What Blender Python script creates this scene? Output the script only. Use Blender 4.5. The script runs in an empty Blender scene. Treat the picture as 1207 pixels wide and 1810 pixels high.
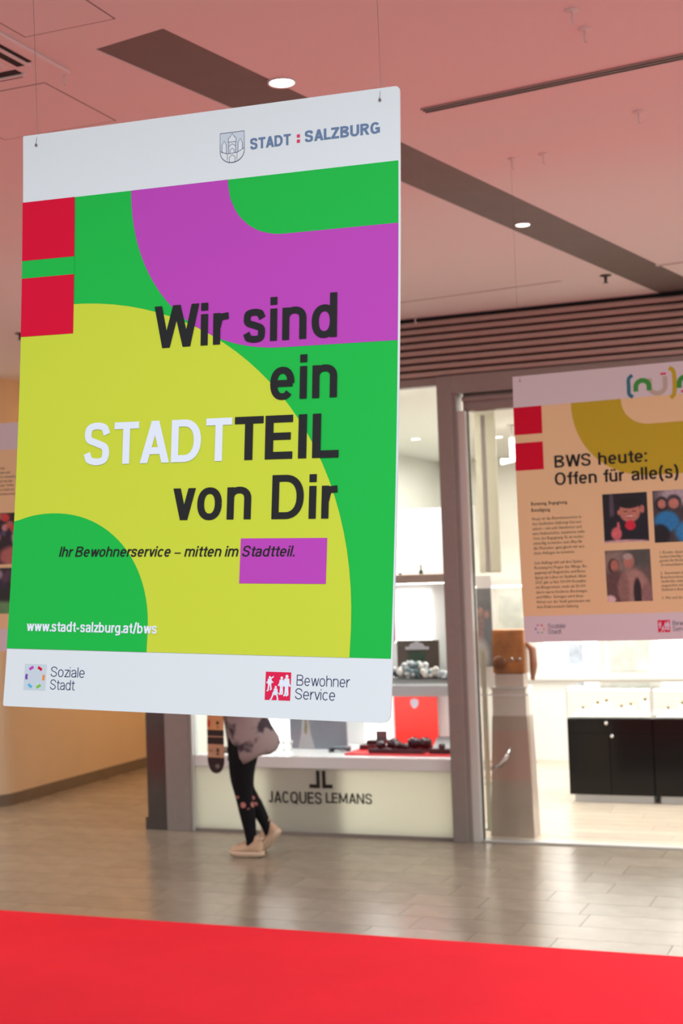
import bpy, bmesh, math, random, os
from mathutils import Vector, Matrix
random.seed(7)
sc = bpy.context.scene
COL = sc.collection
PI = math.pi

# ------------------------------------------------------------------ camera, world, lights, exposure
cd = bpy.data.cameras.new('camera')
cam = bpy.data.objects.new('camera', cd)
COL.objects.link(cam)
cd.sensor_fit = 'VERTICAL'; cd.sensor_height = 36.0; cd.lens = 50.0
cd.clip_start = 0.05; cd.clip_end = 200
right = Vector((0.92591336, 0.3760674, -0.03546477)); up = Vector((0.04786441, -0.02367695, 0.99857318))
fwd = Vector((-0.37469113, 0.92628976, 0.03992304))
cam.matrix_world = Matrix(((right.x, up.x, -fwd.x, 0), (right.y, up.y, -fwd.y, 0), (right.z, up.z, -fwd.z, 2.1), (0, 0, 0, 1)))
cd.dof.use_dof = True; cd.dof.focus_distance = 2.95; cd.dof.aperture_fstop = 6.6
sc.camera = cam

sc.view_settings.view_transform = 'Standard'; sc.view_settings.look = 'None'
sc.view_settings.gamma = 1.0; sc.view_settings.use_curve_mapping = False
sc.view_settings.exposure = 0.0

w = bpy.data.worlds.new('mall_air'); sc.world = w; w.use_nodes = True
w.node_tree.nodes['Background'].inputs[0].default_value = (0.93, 0.97, 1.0, 1)
w.node_tree.nodes['Background'].inputs[1].default_value = 0.54

def area(name, loc, target, sx, sy, power, color):
    l = bpy.data.lights.new(name, 'AREA'); l.shape = 'RECTANGLE'; l.size = sx; l.size_y = sy
    l.energy = power; l.color = color
    o = bpy.data.objects.new(name, l); COL.objects.link(o)
    o.location = loc
    o.rotation_euler = (Vector(target) - Vector(loc)).to_track_quat('-Z', 'Y').to_euler()
    return o
# the glass roof of the atrium behind the photographer
area('atrium_skylight', (2.2, -3.9, 6.0), (-1.0, 3.0, 1.0), 7.0, 4.2, 640, (0.82, 0.92, 1.0))
# unseen fill panels added on both sides to brighten floor and carpet
area('hall_fill_right', (2.0, 8.4, 3.98), (2.0, 8.4, 0), 2.0, 3.6, 340, (1.0, 0.96, 0.90))
area('hall_fill_left', (-8.4, 8.2, 3.98), (-8.4, 8.2, 0), 1.6, 3.6, 140, (1.0, 0.90, 0.78))
# ceiling luminaires of the shop and of the side corridor
area('shop_light_front', (-2.6, 12.2, 3.44), (-2.6, 12.2, 0), 4.5, 2.4, 165, (1.0, 0.96, 0.88))
area('shop_light_back', (-2.8, 16.0, 3.44), (-2.8, 16.0, 0), 5.0, 3.0, 235, (1.0, 0.97, 0.90))
area('corridor_light', (-6.7, 13.6, 3.95), (-7.0, 13.6, 0), 0.8, 4.0, 170, (1.0, 0.52, 0.19))
area('window_strip_light', (-4.5, 10.62, 3.40), (-4.5, 10.75, 0), 2.0, 0.12, 70, (1.0, 0.98, 0.94))

# ------------------------------------------------------------------ materials
def lin(c):
    return tuple(((v / 255) / 12.92 if v / 255 <= 0.04045 else ((v / 255 + 0.055) / 1.055) ** 2.4) for v in c)
MATS = {}
def mat(name, rgb, rough=0.5, metal=0.0, spec=0.5, var=0.0, vscale=8.0, bump=0.0, bscale=60.0, linear=False, rand=0.0, coat=0.0):
    if name in MATS: return MATS[name]
    m = bpy.data.materials.new(name); m.use_nodes = True
    nt = m.node_tree; b = nt.nodes['Principled BSDF']
    c = rgb if linear else lin(rgb)
    b.inputs['Base Color'].default_value = (*c, 1); b.inputs['Roughness'].default_value = rough
    b.inputs['Metallic'].default_value = metal; b.inputs['Specular IOR Level'].default_value = spec
    b.inputs['Coat Weight'].default_value = coat
    tc = nt.nodes.new('ShaderNodeTexCoord')
    if var or rand:
        n = nt.nodes.new('ShaderNodeTexNoise'); n.inputs['Scale'].default_value = vscale; n.inputs['Detail'].default_value = 5
        nt.links.new(tc.outputs['Object'], n.inputs['Vector'])
        mr = nt.nodes.new('ShaderNodeMapRange'); mr.inputs['From Min'].default_value = .25; mr.inputs['From Max'].default_value = .75
        mr.inputs['To Min'].default_value = 1 - var; mr.inputs['To Max'].default_value = 1 + var
        nt.links.new(n.outputs['Fac'], mr.inputs['Value'])
        val = mr.outputs[0]
        if rand:
            oi = nt.nodes.new('ShaderNodeObjectInfo')
            r2 = nt.nodes.new('ShaderNodeMapRange'); r2.inputs['To Min'].default_value = 1 - rand; r2.inputs['To Max'].default_value = 1 + rand
            nt.links.new(oi.outputs['Random'], r2.inputs['Value'])
            mu = nt.nodes.new('ShaderNodeMath'); mu.operation = 'MULTIPLY'
            nt.links.new(val, mu.inputs[0]); nt.links.new(r2.outputs[0], mu.inputs[1]); val = mu.outputs[0]
        hs = nt.nodes.new('ShaderNodeHueSaturation'); hs.inputs['Color'].default_value = (*c, 1)
        nt.links.new(val, hs.inputs['Value']); nt.links.new(hs.outputs[0], b.inputs['Base Color'])
    if bump:
        n2 = nt.nodes.new('ShaderNodeTexNoise'); n2.inputs['Scale'].default_value = bscale; n2.inputs['Detail'].default_value = 6
        nt.links.new(tc.outputs['Object'], n2.inputs['Vector'])
        bp = nt.nodes.new('ShaderNodeBump'); bp.inputs['Strength'].default_value = bump; bp.inputs['Distance'].default_value = .01
        nt.links.new(n2.outputs['Fac'], bp.inputs['Height']); nt.links.new(bp.outputs[0], b.inputs['Normal'])
    MATS[name] = m
    return m
def emit(name, rgb, strength):
    if name in MATS: return MATS[name]
    m = bpy.data.materials.new(name); m.use_nodes = True
    b = m.node_tree.nodes['Principled BSDF']
    b.inputs['Base Color'].default_value = (*rgb, 1); b.inputs['Emission Color'].default_value = (*rgb, 1)
    b.inputs['Emission Strength'].default_value = strength
    MATS[name] = m; return m
def glass(name, tint=(1, 1, 1), refl=1.0, rough=0.0):
    if name in MATS: return MATS[name]
    m = bpy.data.materials.new(name); m.use_nodes = True; nt = m.node_tree
    nt.nodes.remove(nt.nodes['Principled BSDF']); out = nt.nodes['Material Output']
    t = nt.nodes.new('ShaderNodeBsdfTransparent'); t.inputs[0].default_value = (*tint, 1)
    g = nt.nodes.new('ShaderNodeBsdfGlossy'); g.inputs['Roughness'].default_value = rough
    f = nt.nodes.new('ShaderNodeFresnel'); f.inputs[0].default_value = 1.45
    mu = nt.nodes.new('ShaderNodeMath'); mu.operation = 'MULTIPLY'; mu.inputs[1].default_value = refl
    mx = nt.nodes.new('ShaderNodeMixShader')
    nt.links.new(f.outputs[0], mu.inputs[0]); nt.links.new(mu.outputs[0], mx.inputs[0])
    nt.links.new(t.outputs[0], mx.inputs[1]); nt.links.new(g.outputs[0], mx.inputs[2]); nt.links.new(mx.outputs[0], out.inputs[0])
    MATS[name] = m; return m

M_ceil = mat('ceiling_plaster', (0.80, 0.78, 0.76), .85, spec=.2, linear=True, bump=.05, bscale=90)
M_band = mat('ceiling_channel_paint', (0.17, 0.155, 0.14), .7, linear=True, var=.05)
M_wallw = mat('cream_wall_paint', (0.74, 0.60, 0.42), .8, linear=True, var=.03, vscale=2)
M_shopw = mat('shop_wall_paint', (0.80, 0.79, 0.74), .7, linear=True, var=.02)
M_tile = mat('floor_tile_stone', (0.28, 0.238, 0.185),   .22, spec=.6, linear=True, var=.12, vscale=6, rand=.08, bump=.04, bscale=30)
M_grout = mat('floor_grout', (0.17, 0.145, 0.115), .8, linear=True)
M_carpet = mat('red_carpet', (0.80, 0.013, 0.033), .9, spec=.15, linear=True, var=.05, vscale=2.0, bump=.25, bscale=500)
M_frame = mat('bronze_grey_metal', (0.30, 0.265, 0.245), .42, metal=.35, linear=True, var=.04, vscale=20)
M_framed = mat('dark_polished_stone', (0.065, 0.052, 0.045), .16, spec=.6, linear=True, var=.1)
M_alu = mat('brushed_aluminium', (0.62, 0.62, 0.59), .35, metal=.15, linear=True)
M_gasket = mat('black_gasket', (0.02, 0.02, 0.02), .6, linear=True)
M_slat = mat('bronze_slat_paint', (0.46, 0.36, 0.315), .5, linear=True, var=.05)
M_dark = mat('dark_void', (0.012, 0.010, 0.010), .8, linear=True)
M_glass = glass('window_glass', (.96, .98, .97), .8)
M_tint = glass('door_leaf_glass', (.90, .885, .86), 1.1)
M_white = mat('white_laminate', (0.82, 0.82, 0.81), .35, linear=True)
M_slab = mat('counter_slab', (0.80, 0.83, 0.85), .25, linear=True)
def frosted(name):
    m = bpy.data.materials.new(name); m.use_nodes = True; nt = m.node_tree
    b = nt.nodes['Principled BSDF']; b.inputs['Base Color'].default_value = (.74, .74, .66, 1); b.inputs['Roughness'].default_value = .22
    t = nt.nodes.new('ShaderNodeBsdfTranslucent'); t.inputs[0].default_value = (.86, .86, .77, 1)
    mx = nt.nodes.new('ShaderNodeMixShader'); mx.inputs[0].default_value = .55
    nt.links.new(b.outputs[0], mx.inputs[1]); nt.links.new(t.outputs[0], mx.inputs[2]); nt.links.new(mx.outputs[0], nt.nodes['Material Output'].inputs[0])
    MATS[name] = m; return m
M_frost = frosted('frosted_front_glass')
M_inner = frosted('frosted_side_panel')
M_grey = mat('grey_shelf', (0.80, 0.84, 0.90), .35, linear=True)
M_shelfb = mat('taupe_shelf', (0.42, 0.31, 0.26), .5, linear=True)
M_black = mat('black_gloss_cabinet', (0.006, 0.005, 0.005), .15, spec=.25, linear=True)
M_wood = mat('pale_wood_floor', (0.62, 0.54, 0.44), .35, linear=True, var=.10, vscale=4, rand=.06)
M_led = emit('led_strip', (1.0, .98, .94), 14.0)
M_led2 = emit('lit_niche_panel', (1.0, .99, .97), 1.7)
M_down = emit('downlight_lens', (1.0, .97, .92), 16.0)
M_trim = mat('white_ring', (0.75, 0.72, 0.70), .4, linear=True)
M_wire = mat('steel_wire', (0.25, 0.2, 0.19), .4, metal=.6, linear=True)
M_chrome = mat('chrome', (0.75, 0.74, 0.72), .15, metal=1.0, linear=True)
M_base = mat('stone_skirting', (0.20, 0.16, 0.12), .4, linear=True, var=.1)

# ------------------------------------------------------------------ mesh helpers
class MB:
    def __init__(s): s.v = []; s.f = []; s.m = []; s.mats = []; s.sm = []
    def mi(s, m):
        if m not in s.mats: s.mats.append(m)
        return s.mats.index(m)
    def add(s, vs, fs, m, smooth=False):
        o = len(s.v); k = s.mi(m); s.v += [tuple(v) for v in vs]
        for f in fs: s.f.append(tuple(o + i for i in f)); s.m.append(k); s.sm.append(smooth)
    def box(s, x0, x1, y0, y1, z0, z1, m, bevel=0.0):
        if bevel <= 0:
            vs = [(x, y, z) for x in (x0, x1) for y in (y0, y1) for z in (z0, z1)]
            fs = [(0, 1, 3, 2), (4, 6, 7, 5), (0, 4, 5, 1), (2, 3, 7, 6), (0, 2, 6, 4), (1, 5, 7, 3)]
            s.add(vs, fs, m)
        else:
            bm = bmesh.new(); bmesh.ops.create_cube(bm, size=1)
            bmesh.ops.scale(bm, vec=(x1 - x0, y1 - y0, z1 - z0), verts=bm.verts)
            bmesh.ops.bevel(bm, geom=bm.edges[:], offset=bevel, segments=2, affect='EDGES', profile=.6)
            c = ((x0 + x1) / 2, (y0 + y1) / 2, (z0 + z1) / 2)
            bm.verts.index_update()
            s.add([(v.co.x + c[0], v.co.y + c[1], v.co.z + c[2]) for v in bm.verts], [[v.index for v in f.verts] for f in bm.faces], m)
            bm.free()
    def rings(s, rings, m, cap0=True, cap1=True, smooth=True):
        n = len(rings[0]); vs = [p for r in rings for p in r]; fs = []
        for i in range(len(rings) - 1):
            for j in range(n):
                a = i * n + j; b = i * n + (j + 1) % n
                fs.append((a, b, b + n, a + n))
        if cap0: fs.append(tuple(reversed(range(n))))
        if cap1: fs.append(tuple((len(rings) - 1) * n + j for j in range(n)))
        s.add(vs, fs, m, smooth)
    def lathe(s, prof, c, m, n=16, axis='Z', smooth=True):
        R = []
        for r, h in prof:
            ring = []
            for j in range(n):
                a = 2 * PI * j / n
                p = (r * math.cos(a), r * math.sin(a), h)
                if axis == 'Y': p = (p[0], p[2], -p[1])
                if axis == 'X': p = (p[2], p[0], p[1])
                ring.append((c[0] + p[0], c[1] + p[1], c[2] + p[2]))
            R.append(ring)
        s.rings(R, m, smooth=smooth)
    def tube(s, pts, r, m, n=8):
        R = []; pts = [Vector(p) for p in pts]
        for i, p in enumerate(pts):
            t = (pts[min(i + 1, len(pts) - 1)] - pts[max(i - 1, 0)]).normalized()
            a = t.orthogonal().normalized() if i == 0 else (a - t * a.dot(t)).normalized()
            b = t.cross(a); rr = r[i] if isinstance(r, (list, tuple)) else r
            R.append([tuple(p + a * rr * math.cos(2 * PI * j / n) + b * rr * math.sin(2 * PI * j / n)) for j in range(n)])
        s.rings(R, m)
    def prism(s, poly, z0, z1, m):
        n = len(poly)
        vs = [(x, y, z0) for x, y in poly] + [(x, y, z1) for x, y in poly]
        s.add(vs, [tuple(reversed(range(n))), tuple(range(n, 2 * n))] + [(j, (j + 1) % n, n + (j + 1) % n, n + j) for j in range(n)], m)
    def build(s, name, parent=None, loc=None):
        me = bpy.data.meshes.new(name); me.from_pydata(s.v, [], s.f)
        for m in s.mats: me.materials.append(m)
        me.polygons.foreach_set('material_index', s.m); me.polygons.foreach_set('use_smooth', s.sm)
        bm = bmesh.new(); bm.from_mesh(me); bmesh.ops.recalc_face_normals(bm, faces=bm.faces); bm.to_mesh(me); bm.free()
        me.update()
        o = bpy.data.objects.new(name, me); COL.objects.link(o)
        if parent: o.parent = parent
        if loc: o.location = loc
        return o
def box(name, x0, x1, y0, y1, z0, z1, m, parent=None, bevel=0.0):
    b = MB(); b.box(x0, x1, y0, y1, z0, z1, m, bevel); return b.build(name, parent)
def tag(o, label=None, cat=None, group=None, kind=None):
    for k, v in (('label', label), ('category', cat), ('group', group), ('kind', kind)):
        if v: o[k] = v
    return o
def empty(name, loc, label=None, cat=None, group=None, kind=None):
    o = bpy.data.objects.new(name, None); COL.objects.link(o); o.location = loc; o.empty_display_size = .1
    return tag(o, label, cat, group, kind)
def rel(o, child):      # keep world coordinates of a child built in world space under a moved empty
    child.parent = o; child.matrix_parent_inverse = Matrix.Translation(-Vector(o.location)); return child
def copy_tree(o, parent=None):
    c = o.copy(); COL.objects.link(c); c.parent = parent
    for ch in list(o.children): copy_tree(ch, c)
    return c

# ------------------------------------------------------------------ structure: floor, carpet, ceiling, walls
YF = 10.42          # plane of the shop front
fh = box('floor_hall', -10.2, 3.2, -7.8, 7.29, -.005, -.001, M_tile); tag(fh, kind='structure')
floor = box('floor', -10.2, 3.2, -8, YF + 12, -.12, -.006, M_grout); tag(floor, kind='structure')
TL = []
for L in (.475, .633, .95):
    b = MB(); g = .0016
    b.box(g, L - g, g, .28 - g, -.006, 0, M_tile); TL.append(b)
protos = {}
def tile(x, y, k):
    if k not in protos:
        o = TL[k].build('tile', floor); protos[k] = o
    else:
        o = protos[k].copy(); COL.objects.link(o)
    o.location = (x, y, 0)
rows = 0
y = 7.58 - .28
nt_ = 0
while y < 15.0:
    x0, x1 = (-9.0, -.7) if y < YF - .02 else ((-9.0, -5.95) if y < 11.1 else (-7.95, -5.95))
    x = x0 - random.random() * .6
    while x < x1:
        k = random.choice((0, 0, 1, 1, 1, 2)); L = (.475, .633, .95)[k]
        if nt_ < 298: tile(x, y, k); nt_ += 1
        x += L
    y += .28
assert nt_ < 298
# a stone edge strip carries the floor up to the shop front where the tiles stop
b = MB(); b.box(-6.03, 3.2, YF - .03, YF + .06, -.006, .0015, M_grout)
edge = b.build('trim_1'); tag(edge, kind='structure')

carpet = MB(); carpet.box(-10.0, 3.1, 3.70, 7.63, .0, .009, M_carpet, .003)
tag(carpet.build('carpet'), 'broad bright red carpet runner lying on the stone floor, nearest to the camera', 'carpet')

Z0 = 4.02
tag(box('wall_rear', -10.2, 3.2, -8.0, -7.8, 0, 5.2, mat('hall_wall_paint', (.60, .59, .57), .7, linear=True, var=.03, vscale=1.5)), kind='structure')
def ceil_y(x): return 4.418 - .194 * (x + 2.689)
cb = MB()
cb.prism([(-10.2, 1.05), (3.2, 1.05), (3.2, ceil_y(3.2)), (-2.374, 4.357), (-2.689, 4.418), (-10.2, ceil_y(-10.2))], Z0, Z0 + .1, M_ceil)
cb.prism([(-10.2, ceil_y(-10.2)), (-2.689, 4.418), (-1.645, 10.52), (-10.2, 10.52)], Z0, Z0 + .1, M_ceil)
cb.prism([(-2.374, 4.357), (3.2, ceil_y(3.2)), (3.2, 10.52), (-1.30, 10.52)], Z0, Z0 + .1, M_ceil)
cb.prism([(-10.2, 10.52), (-6.0, 10.52), (-6.0, 22), (-10.2, 22)], Z0, Z0 + .1, M_ceil)
ceiling = cb.build('ceiling'); tag(ceiling, kind='structure')
b = MB(); b.prism([(-2.80, 4.30), (-2.27, 4.26), (-1.19, 10.55), (-1.76, 10.55)], Z0 + .003, Z0 + .09, M_band)
b.build('recessed_channel', ceiling)
# closed inspection hatches in the plaster: thin panels with an open joint
def hatch(x0, x1, y0, y1):
    b = MB(); b.box(x0, x1, y0, y1, Z0 - .0015, Z0 + .01, M_ceil, .001); 
    for (a, c, d, e) in ((x0 - .006, x0, y0 - .006, y1 + .006), (x1, x1 + .006, y0 - .006, y1 + .006), (x0, x1, y0 - .006, y0), (x0, x1, y1, y1 + .006)):
        b.box(a, c, d, e, Z0 - .0004, Z0 + .01, M_band)
    return b.build('inspection_hatch', ceiling)
hatch(-2.84, -2.48, 3.70, 4.20); hatch(-3.60, -3.05, 4.63, 5.15)

# left wall with its rounded end, skirting below
def wall_profile(x, r):
    pts = [(x, 22.0), (x, 11.30)]
    for i in range(1, 9):
        a = i / 8 * PI / 2
        pts.append((x - r + r * math.cos(a), 11.30 - r * math.sin(a)))
    return pts
wp = wall_profile(-7.98, .30)
b = MB(); b.prism(wp + [(-10.2, 11.0), (-10.2, 22.0)], 0, Z0, M_wallw); tag(b.build('wall_left'), kind='structure')
outer = wall_profile(-7.965, .315)
b = MB(); b.prism(outer + [(-10.2, 10.985)] + [(-10.2, 11.0)] + list(reversed(wp)), 0, .11, M_base); tag(b.build('baseboard_left'), kind='structure')

# shop shell
b = MB()
b.box(-6.03, -5.98, YF + .1, 18.4, 0, Z0, M_shopw)
tag(b.build('wall_shop_left'), kind='structure')
tag(box('wall_back', -6.03, 3.2, 18.3, 18.45, 0, Z0, M_shopw), kind='structure')
tag(box('wall_right', 2.0, 2.1, YF + .1, 18.3, 0, Z0, M_shopw), kind='structure')
tag(box('ceiling_shop', -6.0, 2.1, YF + .12, 18.4, 3.50, 3.56, M_shopw), kind='structure')
sfl = box('floor_shop', -5.98, 2.0, YF + .06, 18.3, -.006, .002, M_grout); tag(sfl, kind='structure')
bb = MB(); bb.box(.002, 1.198, .002, .178, .002, .010, M_wood); pl = None; n = 0
y = YF + .10
while y < 14.9:
    x = -3.6 - random.random() * 1.0
    while x < -.6:
        if pl is None: pl = bb.build('plank', sfl); o = pl
        else: o = pl.copy(); COL.objects.link(o)
        o.location = (x, y, 0); x += 1.2
    y += .18

# bulkhead above the shop front: backing and eight rounded slats
bh = MB(); bh.box(-6.03, 2.6, YF + .0, YF + .1, 3.54, Z0, M_dark)
bulk = bh.build('wall_front'); tag(bulk, kind='structure')
def slat(z):
    prof = [(YF - .0, z - .020), (YF - .035, z - .0205), (YF - .050, z - .012), (YF - .053, z), (YF - .050, z + .012), (YF - .035, z + .0205), (YF - .0, z + .020)]
    s_ = MB(); s_.rings([[(xx, yy, zz) for yy, zz in prof] for xx in (-6.03, 2.6)], M_slat); return s_
sl0 = slat(0).build('slat', bulk); sl0.location = (0, 0, 3.575)
for i in range(1, 8):
    o = sl0.copy(); COL.objects.link(o); o.location = (0, 0, 3.575 + i * .0560)

# window_1: shop window with posts, lintel, transom and panes
w1 = empty('window_1', (-4.5, YF, 0), kind='structure')
rel(w1, box('lintel', -5.85, -3.36, YF - .03, YF + .08, 3.485, 3.545, M_frame))
rel(w1, box('post', -5.84, -5.62, YF - .05, YF + .08, 0, 3.545, M_frame, bevel=.004))
rel(w1, box('post', -5.635, -5.60, YF - .025, YF + .08, 0, 3.485, M_alu))
rel(w1, box('sill_rail', -5.60, -3.385, YF - .01, YF + .05, 0, .022, M_frame))
rel(w1, box('pane', -5.60, -3.37, YF + .028, YF + .036, .62, 3.485, M_glass))
fr = rel(w1, box('front_panel', -5.60, -3.385, YF + .002, YF + .03, .022, .525, M_frost))
tag(box('column', -6.035, -5.84, YF - .02, YF + .35, 0.0, 3.545, M_framed, bevel=.006), kind='structure').name = 'wall_end_panel'
rel(w1, box('plinth', -6.05, -5.835, YF - .035, YF + .36, 0, .10, M_framed))
# door_1: portal with post, header, jamb profiles and a fixed leaf of glass
d1 = empty('door_1', (-2.8, YF, 0), kind='structure')
rel(d1, box('post', -3.372, -3.252, YF - .06, YF + .10, 0, 3.545, M_frame, bevel=.004))
rel(d1, box('header', -3.252, 2.6, YF - .06, YF + .10, 3.405, 3.545, M_frame))
rel(d1, box('door_track', -3.19, 2.6, YF + .02, YF + .16, 3.275, 3.405, M_frame, bevel=.012))
rel(d1, box('track_cover', -3.19, 2.6, YF - .01, YF + .02, 3.345, 3.385, M_frame, bevel=.01))
rel(d1, box('jamb', -3.252, -3.222, YF - .045, YF + .10, 0, 3.405, M_frame))
rel(d1, box('jamb_profile', -3.222, -3.165, YF - .02, YF + .10, 0, 3.275, M_alu))
rel(d1, box('gasket', -3.165, -3.160, YF + .045, YF + .070, 0, 3.275, M_gasket))
rel(d1, box('inner_frame', -3.150, -2.985, YF + .175, YF + .20, 2.03, 3.274, M_inner))
rel(d1, box('white_strip', -3.098, -3.062, YF + .165, YF + .174, 2.03, 3.25, M_white))
rel(d1, box('white_strip', -3.140, -3.104, YF + .072, YF + .078, .07, 1.45, M_inner))
leaf = rel(d1, box('glass_leaf', -3.153, -2.775, YF + .055, YF + .067, .015, 3.275, M_tint))
rel(d1, box('mid_rail', -3.153, -2.775, YF + .053, YF + .069, 1.098, 1.106, M_alu))
rel(d1, box('threshold', -3.153, 2.6, YF + .0, YF + .10, 0, .014, M_alu))
hb = MB(); hb.tube([(-3.07, YF + .03, .55), (-3.0, YF + .015, .58), (-2.95, YF + .01, .64), (-2.925, YF + .02, .71)], [.006, .016, .018, .008], M_chrome)  # chrome arc standing in for a white crescent reflection on the door glass
rel(d1, hb.build('reflection_arc'))

# ------------------------------------------------------------------ stroke lettering
def sel(a, n=2.25):
    c, s_ = math.cos(a), math.sin(a)
    return math.copysign(abs(c) ** (2 / n), c), math.copysign(abs(s_) ** (2 / n), s_)
def arc(cx, cy, rx, ry, a0, a1, n=18):
    out = []
    for i in range(n + 1):
        p = sel(math.radians(a0 + (a1 - a0) * i / n)); out.append((cx + rx * p[0], cy + ry * p[1]))
    return out
def spl(P, k=5):
    out = []; Q = [P[0]] + list(P) + [P[-1]]
    for i in range(1, len(Q) - 2):
        p0, p1, p2, p3 = Q[i - 1:i + 3]
        for j in range(k):
            t = j / k
            out.append(tuple(.5 * (2 * p1[d] + (p2[d] - p0[d]) * t + (2 * p0[d] - 5 * p1[d] + 4 * p2[d] - p3[d]) * t * t + (3 * p1[d] - p0[d] - 3 * p2[d] + p3[d]) * t ** 3) for d in (0, 1)))
    out.append(P[-1]); return out
def ribbon(P, s, hs):
    L = []; R = []
    for i, p in enumerate(P):
        a = P[max(i - 1, 0)]; b_ = P[min(i + 1, len(P) - 1)]
        if i == 0 and P[0] == P[-1]: a = P[-2]
        if i == len(P) - 1 and P[0] == P[-1]: b_ = P[1]
        tx, ty = b_[0] - a[0], b_[1] - a[1]; l = math.hypot(tx, ty) or 1; tx /= l; ty /= l
        wd = math.sqrt((s * ty) ** 2 + (hs * tx) ** 2) / 2
        L.append((p[0] - ty * wd, p[1] + tx * wd)); R.append((p[0] + ty * wd, p[1] - tx * wd))
    return [[L[i], L[i + 1], R[i + 1], R[i]] for i in range(len(P) - 1)]
XH = .735
def glyph(c, s):
    """quads and advance width of one letter; cap height 1, stroke s"""
    h = s / 2; hs = s * .86; q = hs / 2; o = []; X = XH
    st = lambda P: o.extend(ribbon(P, s, hs))
    V = lambda x, y0, y1: o.append([(x - h, y0), (x + h, y0), (x + h, y1), (x - h, y1)])
    H = lambda x0, x1, y, t=None: o.append([(x0, y - (t or q)), (x1, y - (t or q)), (x1, y + (t or q)), (x0, y + (t or q))])
    def D(x0, y0, x1, y1, k=1.08):
        e = h * k; o.append([(x0 - e, y0), (x0 + e, y0), (x1 + e, y1), (x1 - e, y1)])
    def S(w, Y):
        st(spl([(w - h * .8, Y * .72), (w - h * 1.25, Y * .83), (w * .75, Y * .945 - q * .6), (w * .5, Y - q * .8), (w * .22, Y * .93 - q * .5), (h, Y * .75), (w * .2, Y * .60), (w * .5, Y * .515),
                 (w * .8, Y * .42), (w - h, Y * .26), (w * .78, Y * .07 + q * .5), (w * .5, q * .8), (w * .23, Y * .06 + q * .6), (h * 1.2, Y * .17), (h * .75, Y * .28)]))
    dy = .01
    bowl = lambda x0, x1, a0=0, a1=360: st(arc((x0 + x1) / 2, X / 2, (x1 - x0) / 2 - h, X / 2 - q + dy, a0, a1, 28))
    def arch(x0, x1, y1=X):
        st([(x0 + h * .6, y1 * .62)] + arc((x0 + x1) / 2, y1 * .64, (x1 - x0) / 2 - h, y1 * .36 - q + dy, 175, 0, 14) + [(x1 - h, 0)])
    if c == ' ': return o, .30
    if c == 'A': wd = .80; D(h * 1.08, 0, wd / 2, 1); D(wd - h * 1.08, 0, wd / 2, 1); H(.2, wd - .2, .29)
    elif c == 'B':
        wd = .74; V(h, 0, 1); 
        st([(h, 1 - q), (wd * .5, 1 - q)] + arc(wd * .52, .755, wd * .44 - h, .245 - q, 88, -88, 12) + [(h, .51)])
        st([(h, .515), (wd * .5, .515)] + arc(wd * .55, .265, wd * .45 - h, .265 - q, 88, -88, 12) + [(h, q)])
    elif c == 'C': wd = .76; st(arc(wd / 2 + .02, .5, wd / 2 - h, .5 - q + dy, 38, 322, 30))
    elif c == 'D': wd = .79; V(h, 0, 1); st([(h, 1 - q), (wd * .42, 1 - q)] + arc(wd * .42, .5, wd * .58 - h, .5 - q, 86, -86, 22) + [(h, q)])
    elif c == 'E': wd = .64; V(h, 0, 1); H(h, wd, 1 - q); H(h, wd * .93, .52); H(h, wd, q)
    elif c == 'G': wd = .80; st(arc(wd / 2, .5, wd / 2 - h, .5 - q + dy, 40, 330, 30)); V(wd - h, .06, .48); H(wd * .52, wd, .45)
    elif c == 'I': wd = s; V(h, 0, 1)
    elif c == 'J': wd = .48; st([(wd - h, 1), (wd - h, .3)] + arc(wd / 2, .28, wd / 2 - h, .28 - q, 0, -165, 12))
    elif c == 'L': wd = .60; V(h, 0, 1); H(h, wd, q)
    elif c == 'M': wd = .92; V(h, 0, 1); V(wd - h, 0, 1); D(h, 1, wd / 2, .12, 1.0); D(wd - h, 1, wd / 2, .12, 1.0)
    elif c == 'N': wd = .78; V(h, 0, 1); V(wd - h, 0, 1); D(h, 1, wd - h, 0, 1.0)
    elif c == 'O': wd = .82; st(arc(wd / 2, .5, wd / 2 - h, .5 - q + dy, 0, 360, 32))
    elif c == 'Q': wd = .82; st(arc(wd / 2, .5, wd / 2 - h, .5 - q + dy, 0, 360, 32)); D(wd * .86, -.08, wd * .60, .24)
    elif c == 'R':
        wd = .74; V(h, 0, 1); D(wd - h, 0, wd * .52, .48)
        st([(h, 1 - q), (wd * .5, 1 - q)] + arc(wd * .52, .73, wd * .45 - h, .27 - q, 88, -88, 12) + [(h, .46)])
    elif c == 'S': wd = .70; S(wd, 1)
    elif c == 'T': wd = .68; V(wd / 2, 0, 1); H(0, wd, 1 - q)
    elif c == 'U': wd = .76; st([(h, 1), (h, .36)] + arc(wd / 2, .36, wd / 2 - h, .36 - q + dy, 180, 360, 16) + [(wd - h, 1)])
    elif c == 'W':
        wd = 1.14; e = h * 1.1; D(e, 1, .31, 0); D(.31, 0, wd / 2, 1); D(wd / 2, 1, wd - .31, 0); D(wd - .31, 0, wd - e, 1)
    elif c == 'Z': wd = .68; H(0, wd, 1 - q); H(0, wd, q); D(h * 1.1, hs * .6, wd - h * 1.1, 1 - hs * .6, 1.2)
    elif c == 'a':
        wd = .56; st(spl([(h * .9, X * .72), (wd * .2, X * .92 - q * .3), (wd * .5, X - q + dy), (wd * .84 - h * .3, X * .88 - q * .2), (wd - h, X * .66)]) + [(wd - h, 0)])
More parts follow.
